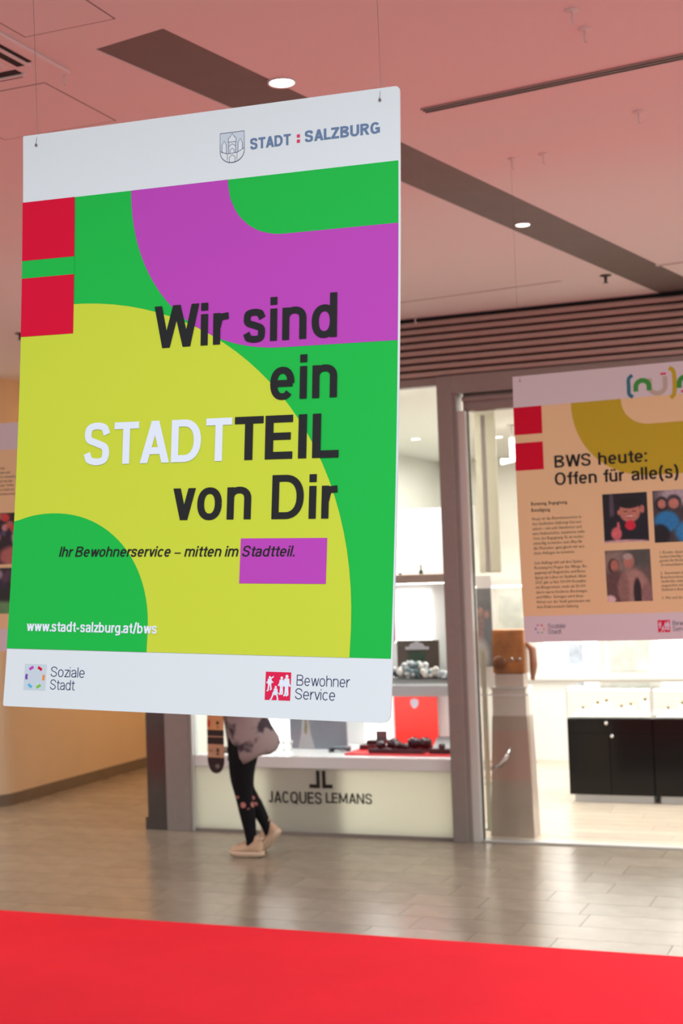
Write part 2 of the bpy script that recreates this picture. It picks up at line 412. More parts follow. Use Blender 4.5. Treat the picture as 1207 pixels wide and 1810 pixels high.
        st(spl([(wd - h, X * .56), (wd * .55, X * .55), (wd * .2, X * .46), (h, X * .27), (wd * .16 + h * .2, X * .1), (wd * .4, q - dy), (wd * .72, X * .1), (wd - h, X * .26)]))
    elif c == 'b': wd = .62; V(h, 0, 1); bowl(0, wd)
    elif c == 'c': wd = .56; bowl(0, wd + .04, 42, 318)
    elif c == 'd': wd = .62; V(wd - h, 0, 1); bowl(0, wd)
    elif c == 'e': wd = .60; bowl(0, wd, 0, 318); H(h, wd - h * .5, X * .5)
    elif c == 'f': wd = .40; st([(.13 + h, 0), (.13 + h, .76)] + spl([(.13 + h, .78), (.15 + h, .92 - q * .5), (.26, 1 - q), (wd, 1 - q)])); H(0, wd - .02, X - q)
    elif c == 'g': wd = .62; bowl(0, wd); st([(wd - h, X)] + spl([(wd - h, .0), (wd - h * 1.2, -.12), (wd * .5, -.24 + q), (h, -.19)]))
    elif c == 'h': wd = .60; V(h, 0, 1); arch(0, wd)
    elif c in 'iü' and c == 'i': wd = s; V(h, 0, X); o.append([(0, 1 - s * 1.0), (s, 1 - s * 1.0), (s, 1), (0, 1)])
    elif c == 'k': wd = .58; V(h, 0, 1); D(h * 1.2, .25, wd - h * 1.3, X); D(wd - h, 0, wd * .40, .42)
    elif c == 'l': wd = s; V(h, 0, 1)
    elif c == 'm': wd = .96; V(h, 0, X); arch(0, wd / 2 + h); arch(wd / 2 - h, wd)
    elif c == 'n': wd = .60; V(h, 0, X); arch(0, wd)
    elif c == 'o': wd = .62; bowl(0, wd)
    elif c == 'p': wd = .62; V(h, -.25, X); bowl(0, wd)
    elif c == 'r': wd = .38; V(h, 0, X); st(spl([(h * 1.1, X * .55), (wd * .42, X * .84), (wd * .72, X - q * 1.1), (wd, X - q * .95)]))
    elif c == 's': wd = .54; S(wd, X + .01)
    elif c == 't': wd = .40; st([(.12 + h, .93), (.12 + h, .2)] + spl([(.12 + h, .19), (.15 + h, .05 + q * .5), (.28, q), (wd, q * 1.1)])); H(0, wd - .02, X - q)
    elif c in 'uü':
        wd = .60; V(wd - h, 0, X)
        st([(h, X)] + arc(wd / 2, X * .36, wd / 2 - h, X * .36 - q + dy, 180, 355, 14))
        if c == 'ü':
            for xx in (wd * .2, wd * .8 - s * .9): o.append([(xx, .99 - s * .85), (xx + s * .9, .99 - s * .85), (xx + s * .9, .99), (xx, .99)])
    elif c == 'v': wd = .58; D(h * 1.1, X, wd / 2, 0); D(wd - h * 1.1, X, wd / 2, 0)
    elif c == 'w': wd = .88; D(h * 1.1, X, .25, 0); D(.25, 0, wd / 2, X); D(wd / 2, X, wd - .25, 0); D(wd - .25, 0, wd - h * 1.1, X)
    elif c == 'z': wd = .52; H(0, wd, X - q); H(0, wd, q); D(h * 1.1, hs * .6, wd - h * 1.1, X - hs * .6, 1.2)
    elif c == '.': wd = s; o.append([(0, 0), (s, 0), (s, s), (0, s)])
    elif c == ':':
        wd = s
        for yy in (0, X - s): o.append([(0, yy), (s, yy), (s, yy + s), (0, yy + s)])
    elif c == '-': wd = .36; H(0.02, wd - .02, X * .45)
    elif c == '–': wd = .62; H(0.0, wd, X * .45, q * .7)
    elif c == '/': wd = .44; D(h, -.06, wd - h, 1.06)
    elif c == '(': wd = .30; st(spl([(wd - h * .5, 1.05), (h * 1.5, .8), (h, .42), (h * 1.5, .06), (wd - h * .5, -.2)]))
    elif c == ')': wd = .30; st(spl([(h * .5, 1.05), (wd - h * 1.5, .8), (wd - h, .42), (wd - h * 1.5, .06), (h * .5, -.2)]))
    else: wd = .5
    return o, wd
def text_quads(t, u0, u1, vbase, cap, s=.18, gap=.13, shear=0.0):
    """strokes of a line of text fitted between u0 and u1, v measured downwards"""
    x = 0; Q = []
    for c in t:
        g, wd = glyph(c, s)
        tight = gap * (.35 if c in 'rtTALvwWfz/.' else 1.0)
        for quad in g: Q.append([(px + x, py) for px, py in quad])
        x += wd + (tight if c != ' ' else 0)
    Q = [[(px + shear * py, py) for px, py in quad] for quad in Q]
    xs = [px for quad in Q for px, _ in quad]; a, b_ = min(xs), max(xs); k = (u1 - u0) / (b_ - a)
    return [[(u0 + (px - a) * k, vbase - py * cap) for px, py in quad] for quad in Q]

class Print:
    """flat print on a bowed board: (u,v) in metres from the board's upper left corner"""
    def __init__(s, W, Hh, bow): s.W, s.H, s.bow = W, Hh, bow; s.b = MB()
    def y(s, v): return s.bow * (1 - 4 * (v / s.H - .5) ** 2)
    def P(s, u, v, off): return (u - s.W / 2, s.y(v) - off, s.H / 2 - v)
    def quads(s, Q, m, layer):
        for i, q in enumerate(Q):
            s.b.add([s.P(u, v, .0004 * layer + 4e-6 * (i % 12)) for u, v in q], [tuple(range(len(q)))], m)
    def poly(s, pts, m, layer):
        bm = bmesh.new(); vs = [bm.verts.new((u, 0, v)) for u, v in pts]; bm.faces.new(vs)
        bmesh.ops.triangulate(bm, faces=bm.faces[:], ngon_method='EAR_CLIP')
        v0 = min(p[1] for p in pts); v1 = max(p[1] for p in pts)
        k = math.ceil(v0 / .05) * .05
        while k < v1:
            bmesh.ops.bisect_plane(bm, geom=bm.verts[:] + bm.edges[:] + bm.faces[:], plane_co=(0, 0, k), plane_no=(0, 0, 1)); k += .05
        bm.verts.index_update()
        s.b.add([s.P(v.co.x, v.co.z, .0004 * layer) for v in bm.verts], [[v.index for v in f.verts] for f in bm.faces], m); bm.free()
    def rect(s, u0, v0, u1, v1, m, layer): s.poly([(u0, v0), (u1, v0), (u1, v1), (u0, v1)], m, layer)
    def stroke(s, P, wd, m, layer): s.quads(ribbon(P, wd, wd), m, layer)
    def build(s, name, parent):
        o = s.b.build(name, parent); return o
    def flush(s, name, parent):
        o = s.build(name, parent); s.b = MB(); return o

def ink(name, rgb, rough=.5, linear=False): return mat(name, rgb, rough, spec=.22, linear=linear)
I_white = ink('print_white', (.80, .81, .83), linear=True)
I_edge = ink('foam_board_edge', (.78, .78, .80), linear=True)
I_green = ink('print_green', (28, 188, 72)); I_mag = ink('print_magenta', (194, 70, 184)); I_yel = ink('print_yellow', (211, 217, 62))
I_red = ink('print_red', (224, 0, 52)); I_black = ink('print_black', (38, 36, 38)); I_navy = ink('print_navy', (44, 44, 92))
I_slate = ink('print_slate', (110, 130, 165)); I_pink = ink('print_pink', (232, 60, 105)); I_soft = ink('print_soft_grey', (208, 214, 224))
I_wht2 = ink('print_lettering_white', (236, 238, 250)); I_logo = ink('print_logo_red', (232, 32, 78))
I_cream = ink('print_cream', (248, 226, 172)); I_olive = ink('print_mustard', (206, 190, 48)); I_teal = ink('print_teal', (60, 135, 150))
I_lgreen = ink('print_leaf_green', (70, 170, 75)); I_taupe = ink('print_taupe', (205, 200, 180)); I_text = ink('print_text_brown', (70, 58, 50))
I_orange = ink('print_orange', (245, 145, 60)); I_violet = ink('print_violet', (125, 75, 175)); I_sky = ink('print_sky', (90, 185, 225)); I_lime = ink('print_lime', (130, 200, 70))

def J_outline(R, cx, cy, u_end, n=2.1, k=24):   # quarter of a rounded shape from its left flank to its flat bottom, then right
    pts = []
    for i in range(k + 1):
        a = PI + (PI / 2) * i / k
        p = sel(a, n); pts.append((cx + R[0] * p[0], cy - R[1] * p[1]))
    return pts
def corner_board(W, Hh, r):
    pts = []
    for cx, cy, a0, r in ((.002, .002, 180, .002), (W - .009, .009, 270, .009), (W - .017, Hh - .017, 0, .017), (.004, Hh - .004, 90, .004)):
        for i in range(5):
            a = math.radians(a0 + 90 * i / 4); pts.append((cx + r * math.cos(a), cy + r * math.sin(a)))
    return pts
W_, H_ = .8846, 1.25
def board(parent, bow):
    bm = bmesh.new(); vs = [bm.verts.new((u, 0, v)) for u, v in corner_board(W_, H_, .007)]
    f = bm.faces.new(vs); e = bmesh.ops.extrude_face_region(bm, geom=[f])
    for v in e['geom']:
        if isinstance(v, bmesh.types.BMVert): v.co.y = .005
    k = .05
    while k < 1.24:
        bmesh.ops.bisect_plane(bm, geom=bm.verts[:] + bm.edges[:] + bm.faces[:], plane_co=(0, 0, k), plane_no=(0, 0, 1)); k += .05
    p = Print(W_, H_, bow)
    bm.verts.index_update(); b = MB()
    b.add([(v.co.x - W_ / 2, p.y(v.co.z) + v.co.y, H_ / 2 - v.co.z) for v in bm.verts], [[v.index for v in f.verts] for f in bm.faces], I_white)
    bm.free()
    return b.build('board', parent)
def wires(root, bow, ztop, tilt):
    """two suspension wires through punched holes; plumb in the world although the board hangs a little askew"""
    R = root.rotation_euler.to_matrix(); inv = R.inverted()
    for u in (.036, .844):
        p0 = Vector((u - W_ / 2, Print(W_, H_, bow).y(.024) - .003, H_ / 2 - .024))
        wpos = R @ p0 + root.location
        top = inv @ (Vector((wpos.x, wpos.y, ztop)) - root.location)
        b = MB(); pm = p0 + Vector((0, .004, .027))
        b.tube([p0 + Vector((0, .002, -.002)), p0 + Vector((0, -.001, .004)), pm, top], .0005, M_wire, 6)
        b.lathe([(0.0001, 0), (.0028, .0), (.0028, .002), (.0001, .002)], p0 + Vector((0, -.001, 0)), M_wire, 10, 'Y')
        b.build('wire', root)
def dots_logo(p, parent, u, v, size, layer, square=True):
    if square: p.rect(u, v, u + size, v + size, I_soft, layer)
    c = size / 2; r = size * .395
    for i, m in enumerate((I_orange, I_red, I_mag, I_violet, I_sky, I_lime)):
        a0 = -16 + 60 * i
        p.stroke([(u + c + r * math.cos(math.radians(a0 + k * 6)), v + c - r * math.sin(math.radians(a0 + k * 6))) for k in range(6)], size * .105, m, layer + 1)
def people_logo(p, u, v, size, layer):
    p.rect(u, v, u + size, v + size * 1.0, I_logo, layer)
    T = lambda pts: [(u + x * size, v + y * size) for x, y in pts]
    def fig(cx, cy, k, legs=((-.06, .2), (.06, .2)), arms=()):
        head = [(cx + .045 * k * math.cos(a * PI / 4), cy - .14 * k + .05 * k * math.sin(a * PI / 4)) for a in range(8)]
        p.poly(T(head), I_wht2, layer + 1)
        p.poly(T([(cx - .07 * k, cy - .09 * k), (cx + .07 * k, cy - .09 * k), (cx + .085 * k, cy + .05 * k), (cx + .05 * k, cy + .14 * k), (cx - .05 * k, cy + .14 * k), (cx - .085 * k, cy + .05 * k)]), I_wht2, layer + 1)
        for lx, ly in legs: p.stroke(T([(cx + lx * .5 * k, cy + .10 * k), (cx + lx * k, cy + (.10 + ly) * k), (cx + (lx - .05) * k, cy + (.12 + ly) * k)]), .055 * k * size, I_wht2, layer + 1)
        for ax, ay in arms: p.stroke(T([(cx, cy - .06 * k), (cx + ax * k, cy + ay * k)]), .045 * k * size, I_wht2, layer + 1)
    fig(.17, .34, 1.0, ((-.05, .22), (.07, .18)), ((.15, -.18), (-.12, .06), (.14, .04)))
    fig(.64, .37, 1.15, ((-.03, .24), (.04, .24)), ((-.11, .1), (.09, .12)))
    fig(.84, .34, 1.35, ((-.03, .24), (.04, .24)), ((-.1, .12), (.11, .12)))
    fig(.42, .68, 1.0, ((-.17, .2), (.1, .2)), ((-.12, .1), (.1, .08)))

# ------------------------------------------------------------------ poster 1, nearest
def poster_root(loc, rot, label):
    r = empty('hanging_poster', loc, label, 'poster')
    a, b_, c = (math.radians(v) for v in rot)
    R = Matrix.Rotation(a, 3, 'Z') @ Matrix.Rotation(b_, 3, 'X') @ Matrix.Rotation(c, 3, 'Y')
    r.rotation_euler = R.to_euler(); return r
P1 = poster_root((-1.3699, 2.5926, 2.4408), (-.1251, -3.1045, 1.9972), 'big green, yellow and magenta poster on wires saying Wir sind ein STADTTEIL von Dir')
BOW1 = .0209
board(P1, BOW1)
p = Print(W_, H_, BOW1)
p.rect(0.0, .148, .8815, 1.127, I_green, 1)
C_ = (.634, .148)
o_ = J_outline((.359, .357), *C_, 0)
p.poly([(.275, .148)] + o_[1:] + [(.8815, .505), (.8815, .272)] + list(reversed(J_outline((.128, .124), *C_, 0)))[0:-1] + [(.506, .148)], I_mag, 2)
ye = []
for i in range(31):
    q_ = sel(PI / 2 - PI / 2 * i / 30, 2.1); ye.append((.12 + .677 * q_[0], 1.07 - .688 * q_[1]))
p.poly([(0, .382)] + ye + [(.796, 1.127), (0, 1.127)], I_yel, 3)
gl = []
for i in range(31):
    q_ = sel(math.radians(113) - math.radians(113) * i / 30, 2.1); gl.append((.1 + .245 * q_[0], 1.085 - .249 * q_[1]))
p.poly([(0, .8525)] + [g for g in gl if g[0] > .002] + [(.345, 1.127), (0, 1.127)], I_green, 4)
p.rect(0, .148, .135, .2777, I_red, 5); p.rect(0, .2777, .135, .3167, I_green, 4); p.rect(0, .3167, .135, .446, I_red, 5)
p.rect(.551, .893, .741, .984, I_mag, 5)
p.flush('colour_field', P1)
for t, a, b_, vb, cap, mm, s_ in (('Wir', .336, .5115, .491, .089, I_black, .178), ('sind', .545, .753, .4905, .0895, I_black, .175), ('ein', .608, .755, .612, .0895, I_black, .175),
                                  ('STADT', .171, .524, .7335, .089, I_wht2, .192), ('TEIL', .530, .761, .733, .089, I_black, .192), ('von', .392, .572, .854, .0895, I_black, .175), ('Dir', .618, .761, .8545, .089, I_black, .178)):
    p.quads(text_quads(t, a, b_, vb, cap, s_), mm, 7); p.flush('headline_word', P1)
p.quads(text_quads('Ihr Bewohnerservice – mitten im Stadtteil.', .120, .672, .9295, .0215, .155, .12, .20), I_black, 7)
p.flush('slogan', P1)
p.quads(text_quads('www.stadt-salzburg.at/bws', .049, .367, 1.089, .0215, .185, .10), I_wht2, 7)
p.flush('web_address', P1)
dots_logo(p, P1, .049, 1.159, .055, 1)
p.quads(text_quads('Soziale', .1155, .199, 1.184, .0210, .085, .13), I_navy, 2)
p.quads(text_quads('Stadt', .116, .177, 1.211, .0210, .085, .13), I_navy, 2)
p.flush('ring_logo', P1)
people_logo(p, .618, 1.159, .0555, 1)
p.quads(text_quads('Bewohner', .686, .799, 1.184, .0210, .085, .13), I_navy, 2)
p.quads(text_quads('Service', .684, .769, 1.2105, .0210, .085, .13), I_navy, 2)
p.flush('people_logo', P1)
p.quads(text_quads('STADT', .557, .649, .091, .0225, .22, .10), I_slate, 2)
p.quads(text_quads('SALZBURG', .680, .843, .0895, .0225, .22, .10), I_slate, 2)
for v_ in (.072, .0825): p.rect(.6625, v_, .6695, v_ + .0065, I_pink, 2)
p.flush('city_wordmark', P1)
# city crest: shield with three towers, wall and gate
cu, cv, cw, ch = .488, .0505, .056, .063
T = lambda pts: [(cu + x * cw, cv + y * ch) for x, y in pts]
shield = [(0, 0), (1, 0), (1, .62)] + [(.5 + .5 * math.cos(a * PI / 12), .62 + .38 * math.sin(a * PI / 12)) for a in range(1, 12)] + [(0, .62)]
p.poly(T(shield), I_soft, 1)
wallp = [(0.02, .60), (.3, .70), (.72, .68), (.98, .56), (.98, .66)] + [(.5 + .48 * math.cos(a * PI / 12), .62 + .36 * math.sin(a * PI / 12)) for a in range(1, 12)] + [(.02, .66)]
p.poly(T(wallp), I_white, 2)
def outline(pts, closed=True, wd=.0009): p.stroke(T(pts + ([pts[0]] if closed else [])), wd, I_navy, 3)
for pts in ([(.08, .66), (.08, .40), (.17, .26), (.26, .40), (.26, .70)], [(.74, .66), (.74, .38), (.83, .24), (.92, .38), (.92, .58)],
            [(.36, .70), (.36, .32), (.34, .32), (.34, .2), (.42, .14), (.5, .04), (.58, .14), (.66, .2), (.66, .32), (.64, .32), (.64, .69)]):
    p.poly(T(pts), I_white, 2); outline(pts, False)
outline(shield)
outline([(0.02, .60), (.3, .70), (.72, .68), (.98, .56)], False); outline([(.36, .46), (.5, .38), (.64, .46)], False); outline([(.42, .68), (.42, .58), (.5, .52), (.58, .58), (.58, .68)], False)
outline([(.38, .98), (.38, .82), (.5, .74), (.62, .82), (.62, .98)], False); outline([(.3, .92), (.3, .72)], False); outline([(.7, .92), (.7, .70)], False); outline([(.34, .32), (.66, .32)], False)
p.flush('city_crest', P1)
wires(P1, BOW1, Z0 + .004, 0)

# ------------------------------------------------------------------ poster 2 (right) and poster 3 (left, behind)
def body_text(lines, u0, v0, dv, size, m, parent, name, bow, fit=None, bold=False):
    """small running text: glyph outlines of Blender's own font laid on the board"""
    b = MB(); pr = Print(W_, H_, bow)
    for i, t in enumerate(lines):
        if not t: continue
        c = bpy.data.curves.new('t', 'FONT'); c.body = t; c.resolution_u = 1; c.size = 1
        if bold: c.offset = .012
        o = bpy.data.objects.new('t', c); me = bpy.data.meshes.new_from_object(o)
        k = size / .7
        vs = [pr.P(u0 + v.co.x * k * .86, v0 + i * dv - v.co.y * k, .0012) for v in me.vertices]
        b.add(vs, [list(pg.vertices) for pg in me.polygons], m)
        bpy.data.objects.remove(o); bpy.data.curves.remove(c); bpy.data.meshes.remove(me)
    return tag(b.build(name, parent), kind='stuff')
def photo(parent, name, u0, v0, u1, v1, bow, shapes, bg, layer=2, n=44):
    """a printed photograph: soft colour patches painted per vertex on a fine grid"""
    pr = Print(W_, H_, bow); nx = n; ny = int(n * (v1 - v0) / (u1 - u0))
    me = bpy.data.meshes.new(name); vs = []; cols = []
    rnd = random.Random(len(name) + int(u0 * 1000))
    for j in range(ny + 1):
        for i in range(nx + 1):
            x, y_ = i / nx, j / ny
            vs.append(pr.P(u0 + (u1 - u0) * x, v0 + (v1 - v0) * y_, .0004 * layer))
            c = bg(x, y_) if callable(bg) else bg
            for (kx, ky, rx, ry, col, soft) in shapes:
                d = math.sqrt(((x - kx) / rx) ** 2 + ((y_ - ky) / ry) ** 2)
                a = max(0, min(1, (1 - d) / soft + .5)); c = tuple(c[k] * (1 - a) + col[k] * a for k in range(3))
            g = 1 + (rnd.random() - .5) * .16
            cols.append(tuple(v * g for v in c))
    fs = [(j * (nx + 1) + i, j * (nx + 1) + i + 1, (j + 1) * (nx + 1) + i + 1, (j + 1) * (nx + 1) + i) for j in range(ny) for i in range(nx)]
    me.from_pydata(vs, [], fs)
    at = me.color_attributes.new('photo', 'FLOAT_COLOR', 'POINT')
    for k, c in enumerate(cols): at.data[k].color = (*lin(tuple(max(0, min(255, v)) for v in c)), 1)
    if 'photo_print' not in MATS:
        m = bpy.data.materials.new('photo_print'); m.use_nodes = True; nt = m.node_tree
        a = nt.nodes.new('ShaderNodeAttribute'); a.attribute_name = 'photo'
        nt.links.new(a.outputs['Color'], nt.nodes['Principled BSDF'].inputs['Base Color']); nt.nodes['Principled BSDF'].inputs['Roughness'].default_value = .45
        MATS['photo_print'] = m
    me.materials.append(MATS['photo_print'])
    o = bpy.data.objects.new(name, me); COL.objects.link(o); o.parent = parent; return o
def base_sheet(root, bow, arc_=True):
    board(root, bow); p = Print(W_, H_, bow)
    p.rect(0, .148, W_, 1.127, I_cream, 1)
    if arc_: p.poly([(.275, .148)] + J_outline((.359, .357), .634, .148, 0)[1:] + [(W_, .505), (W_, .272)] + list(reversed(J_outline((.128, .124), .634, .148, 0)))[0:-1] + [(.506, .148)], I_olive, 2)
    p.rect(0, .148, .135, .2777, I_red, 3); p.rect(0, .3167, .135, .446, I_red, 3)
    p.flush('colour_field', root)
    dots_logo(p, root, .050, 1.163, .050, 1, False)
    p.quads(text_quads('Soziale', .1135, .197, 1.186, .0205, .10, .13), I_navy, 2); p.quads(text_quads('Stadt', .1135, .177, 1.212, .0205, .10, .13), I_navy, 2)
    p.flush('ring_logo', root)
    people_logo(p, .621, 1.161, .0545, 1)
    p.quads(text_quads('Bewohner', .688, .799, 1.186, .0205, .10, .13), I_navy, 2); p.quads(text_quads('Service', .686, .770, 1.212, .0205, .10, .13), I_navy, 2)
    p.flush('people_logo', root)
    return p
BOW2 = -.0228
P2 = poster_root((-1.2897, 6.4971, 2.353), (-.6423, .2704, -.3547), 'cream and mustard poster on wires headed BWS heute: Offen für alle(s)')
p = base_sheet(P2, BOW2)
for t, a, b_, vb, cap in (('BWS', .187, .357, .4435, .0565), ('heute:', .391, .614, .4435, .0575), ('Offen', .185, .381, .5245, .0575), ('für', .412, .507, .5245, .0575), ('alle(s)', .540, .751, .5245, .0575)):
    p.quads(text_quads(t, a, b_, vb, cap, .172, .11), I_black, 4); p.flush('headline_word', P2)
# district logo in the header band: brackets and letters of thick rounded strokes
p.stroke(spl([(.563, .044), (.546, .060), (.545, .095), (.546, .130), (.563, .145)]), .017, I_teal, 2)
p.stroke([(.640, .066), (.640, .10)] + [(.675 + .035 * math.cos(a), .105 + .032 * math.sin(a)) for a in [PI - PI * i / 10 for i in range(11)]] + [(.710, .10), (.710, .062)], .021, I_taupe, 2)
p.stroke([(.577, .121), (.577, .100)] + [(.607 + .030 * math.cos(PI - PI * i / 10), .100 - .028 * math.sin(PI * i / 10)) for i in range(11)] + [(.637, .100), (.637, .121)], .022, I_lgreen, 3)
p.rect(.690, .046, .715, .055, I_pink, 2)
p.stroke(spl([(.729, .026), (.748, .042), (.752, .092), (.748, .145), (.731, .163)]), .019, I_olive, 2)
p.stroke([(.772, .121), (.772, .100)] + [(.802 + .030 * math.cos(PI - PI * i / 10), .100 - .028 * math.sin(PI * i / 10)) for i in range(11)] + [(.832, .100), (.832, .121)], .022, I_lgreen, 3)
p.rect(.779, .133, .805, .142, I_pink, 2)
p.flush('district_logo', P2)
body_text(['Beratung, Begegnung,', 'Beteiligung.'], .066, .612, .030, .0165, I_text, P2, 'subheading', BOW2, bold=True)
body_text(['Heute ist das Bewohnerservice in', 'den Stadtteilen Salzburgs fest ver-', 'ankert – mit acht Standorten und', 'zwei Außenstellen, zusammen zehn', 'Orte der Begegnung. Es ist nieder-', 'schwellig, kostenlos und offen für', 'alle Menschen, ganz gleich mit wel-', 'chem Anliegen sie kommen.', '',
           'Sein Auftrag ruht auf drei Säulen:', 'Beratung bei Fragen des Alltags, Be-', 'gegnung auf Augenhöhe und Betei-', 'ligung am Leben im Stadtteil. Allein', '2025 gab es fast 100.000 Kontakte', 'mit Bürger:innen, mehr als 20.000', 'davon waren konkrete Beratungen', 'und Hilfen. Getragen wird diese', 'Arbeit von der Stadt gemeinsam mit', 'dem Diakoniewerk Salzburg.'],
          .067, .682, .02275, .0140, I_text, P2, 'running_text', BOW2)
body_text(['1. Kreativ, ideenreich', 'niederschwellig und', 'gerade für Kinder', '„Kommunikation“', '', '2. Gemeinsam mit', 'Bewohner:innen und', 'Stadtteilen etwas', 'eingewöhnt und', 'Stadtteil in Bewegung', '', '3. Wir und die'], .647, .862, .0186, .0125, I_text, P2, 'side_text', BOW2)
SK = (205, 140, 120); BK = (26, 26, 34)
photo(P2, 'child_photo', .402, .580, .605, .803, BOW2,
      [(.2, .35, .05, .5, (90, 80, 95), .4), (.62, .42, .26, .25, (22, 20, 26), .2), (.45, .85, .62, .42, (24, 26, 38), .15), (.80, .75, .35, .35, (24, 26, 38), .15), (.60, .38, .235, .22, SK, .15), (.60, .21, .25, .105, (20, 18, 22), .15), (.88, .34, .05, .08, SK, .3),
       (.60, .475, .085, .016, (240, 215, 205), .5), (.60, .495, .09, .012, (160, 70, 66), .5), (.51, .375, .045, .013, (50, 30, 32), .5), (.69, .375, .045, .013, (50, 30, 32), .5), (.60, .425, .035, .012, (170, 100, 86), .8), (.355, .39, .035, .05, SK, .4), (.60, .66, .12, .10, (225, 40, 70), .25), (.28, .82, .12, .13, (225, 120, 125), .25), (.33, .68, .035, .1, (225, 120, 125), .3), (.4, 1.04, .75, .09, (222, 190, 190), .2)], (30, 26, 34))
photo(P2, 'group_photo', .630, .578, .862, .812, BOW2,
      [(.6, .1, .5, .2, (190, 185, 190), .6), (.17, .26, .12, .14, BK, .3), (.17, .26, .08, .09, SK, .3), (.40, .24, .15, .15, (60, 60, 66), .3), (.40, .26, .10, .10, SK, .3), (.72, .40, .16, .15, (50, 44, 50), .3), (.72, .43, .10, .10, SK, .3), (.25, .6, .24, .2, (40, 140, 205), .25), (.72, .82, .32, .24, (45, 145, 210), .25), (.72, .82, .15, .05, (190, 220, 240), .5), (.1, .85, .2, .2, BK, .3), (.92, .55, .12, .2, BK, .3)], (72, 66, 70))
photo(P2, 'two_people_photo', .400, .838, .606, 1.073, BOW2,
      [(.3, .2, .5, .2, (150, 140, 128), .7), (.75, .15, .35, .2, (90, 95, 88), .7), (.18, .30, .12, .14, (60, 48, 44), .3), (.20, .30, .09, .12, (190, 130, 112), .3), (.52, .22, .12, .14, (190, 135, 118), .3), (.50, .13, .11, .06, (190, 180, 172), .4), (.2, .75, .25, .35, (105, 82, 80), .3), (.60, .75, .34, .38, (176, 146, 132), .25), (.40, .78, .10, .34, (150, 120, 110), .4), (.68, .85, .09, .30, (50, 42, 46), .25), (.9, .85, .13, .2, (150, 120, 115), .4), (.07, .95, .12, .08, (235, 215, 210), .4)], (112, 100, 94))
wires(P2, BOW2, Z0 + .004, 0)
BOW3 = -.01
P3 = poster_root((-4.60, 6.53, 2.34), (-.4, .3, .8), 'poster with crowd photos half hidden behind the big green poster, at far left')
base_sheet(P3, BOW3, False)
body_text(['etwas entwickeln', 'in den Stadtteilen sind', 'viele neue Orte entstanden', 'und gemeinsam mit allen', 'Aus dem Projekt: Treffen', 'unterstützt von Stadt und', 'Land und Bewohnerservice'], .30, .255, .0235, .0140, I_text, P3, 'running_text', BOW3)
CR = [(random.uniform(0, 1), random.uniform(.05, .5), random.uniform(.03, .06), random.uniform(.05, .09), random.choice([(190, 110, 100), (210, 150, 150), (60, 40, 50), (220, 70, 70), (90, 80, 120)]), .4) for _ in range(40)]
photo(P3, 'crowd_photo', .10, .494, .60, .775, BOW3, CR + [(.8, .5, .08, .2, (215, 190, 195), .3), (.75, .85, .2, .2, (190, 120, 110), .4)], (52, 40, 44), n=60)
photo(P3, 'meadow_photo', .10, .795, .60, 1.045, BOW3, [(x_, random.uniform(.1, .6), .05, .1, random.choice([(90, 70, 90), (60, 50, 70), (170, 150, 170), (190, 110, 100)]), .5) for x_ in [k / 24 for k in range(24)]] + [(.5, .95, .7, .22, (110, 170, 110), .4)], (50, 52, 50), n=60)
wires(P3, BOW3, Z0 + .004, 0)
P4 = poster_root((-2.817, 6.53, 2.362), (-.3, .3, .6), 'poster hidden behind the big green poster, only a pink sliver showing past its right edge')
base_sheet(P4, BOW3)
wires(P4, BOW3, Z0 + .004, 0)

# ------------------------------------------------------------------ ceiling fittings
def downlight(x, y_, r, label, group=None, z=Z0, power=0):
    t = empty('downlight', (x, y_, z), label, 'ceiling light', group)
    b = MB(); b.lathe([(r * .80, .02), (r * .84, -.004), (r, -.008), (r * 1.03, -.003), (r * 1.03, .008)], (0, 0, 0), M_trim, 24); b.build('ring', t)
    b = MB(); b.lathe([(.0001, -.006), (r * .5, -.0065), (r * .82, -.004), (r * .82, .01)], (0, 0, 0), M_down, 24); b.build('lens', t)
    return t
downlight(-2.232, 5.053, .056, 'large round lit downlight at the edge of the dark ceiling channel above the big poster')
downlight(-1.998, 7.84, .044, 'small lit downlight inside the dark ceiling channel right of the big poster')
def diffuser(x0, y0, x1, y1, wd, label):
    L = math.hypot(x1 - x0, y1 - y0); t = empty('slot_diffuser', ((x0 + x1) / 2, (y0 + y1) / 2, Z0), label, 'air vent')
    t.rotation_euler = (0, 0, math.atan2(y1 - y0, x1 - x0))
    box('backing', -L / 2, L / 2, -wd / 2, wd / 2, -.003, -.0002, M_dark, t)
    for yy, hw in ((-wd / 2, .003), (0, .0035), (wd / 2, .003)): box('blade', -L / 2, L / 2, yy - hw, yy + hw, -.007, -.0002, mat('vent_blade', (.33, .27, .25), .5, linear=True), t)
    return t
diffuser(-1.848, 5.649, 1.8, 5.175, .050, 'long dark slot diffuser in the ceiling right of the big poster')
def groove(name, x0, y0, x1, y1, wd, label):
    L = math.hypot(x1 - x0, y1 - y0); t = empty(name, ((x0 + x1) / 2, (y0 + y1) / 2, Z0), label, 'air vent')
    t.rotation_euler = (0, 0, math.atan2(y1 - y0, x1 - x0))
    box('frame', -L / 2, L / 2, -wd / 2, wd / 2, -.003, .004, M_ceil, t)
    box('slot', -L / 2 + .01, L / 2 - .01, -.006, .006, -.0045, .004, mat('slot_shadow', (.20, .14, .12), .8, linear=True), t)
groove('ceiling_slot', -4.6, 9.845, -2.172, 9.551, .05, 'thin pale ceiling slot just in front of the brown slats')
groove('ceiling_slot', -1.511, 9.410, .6, 9.16, .05, 'short ceiling slot right of the dark channel near the slats')
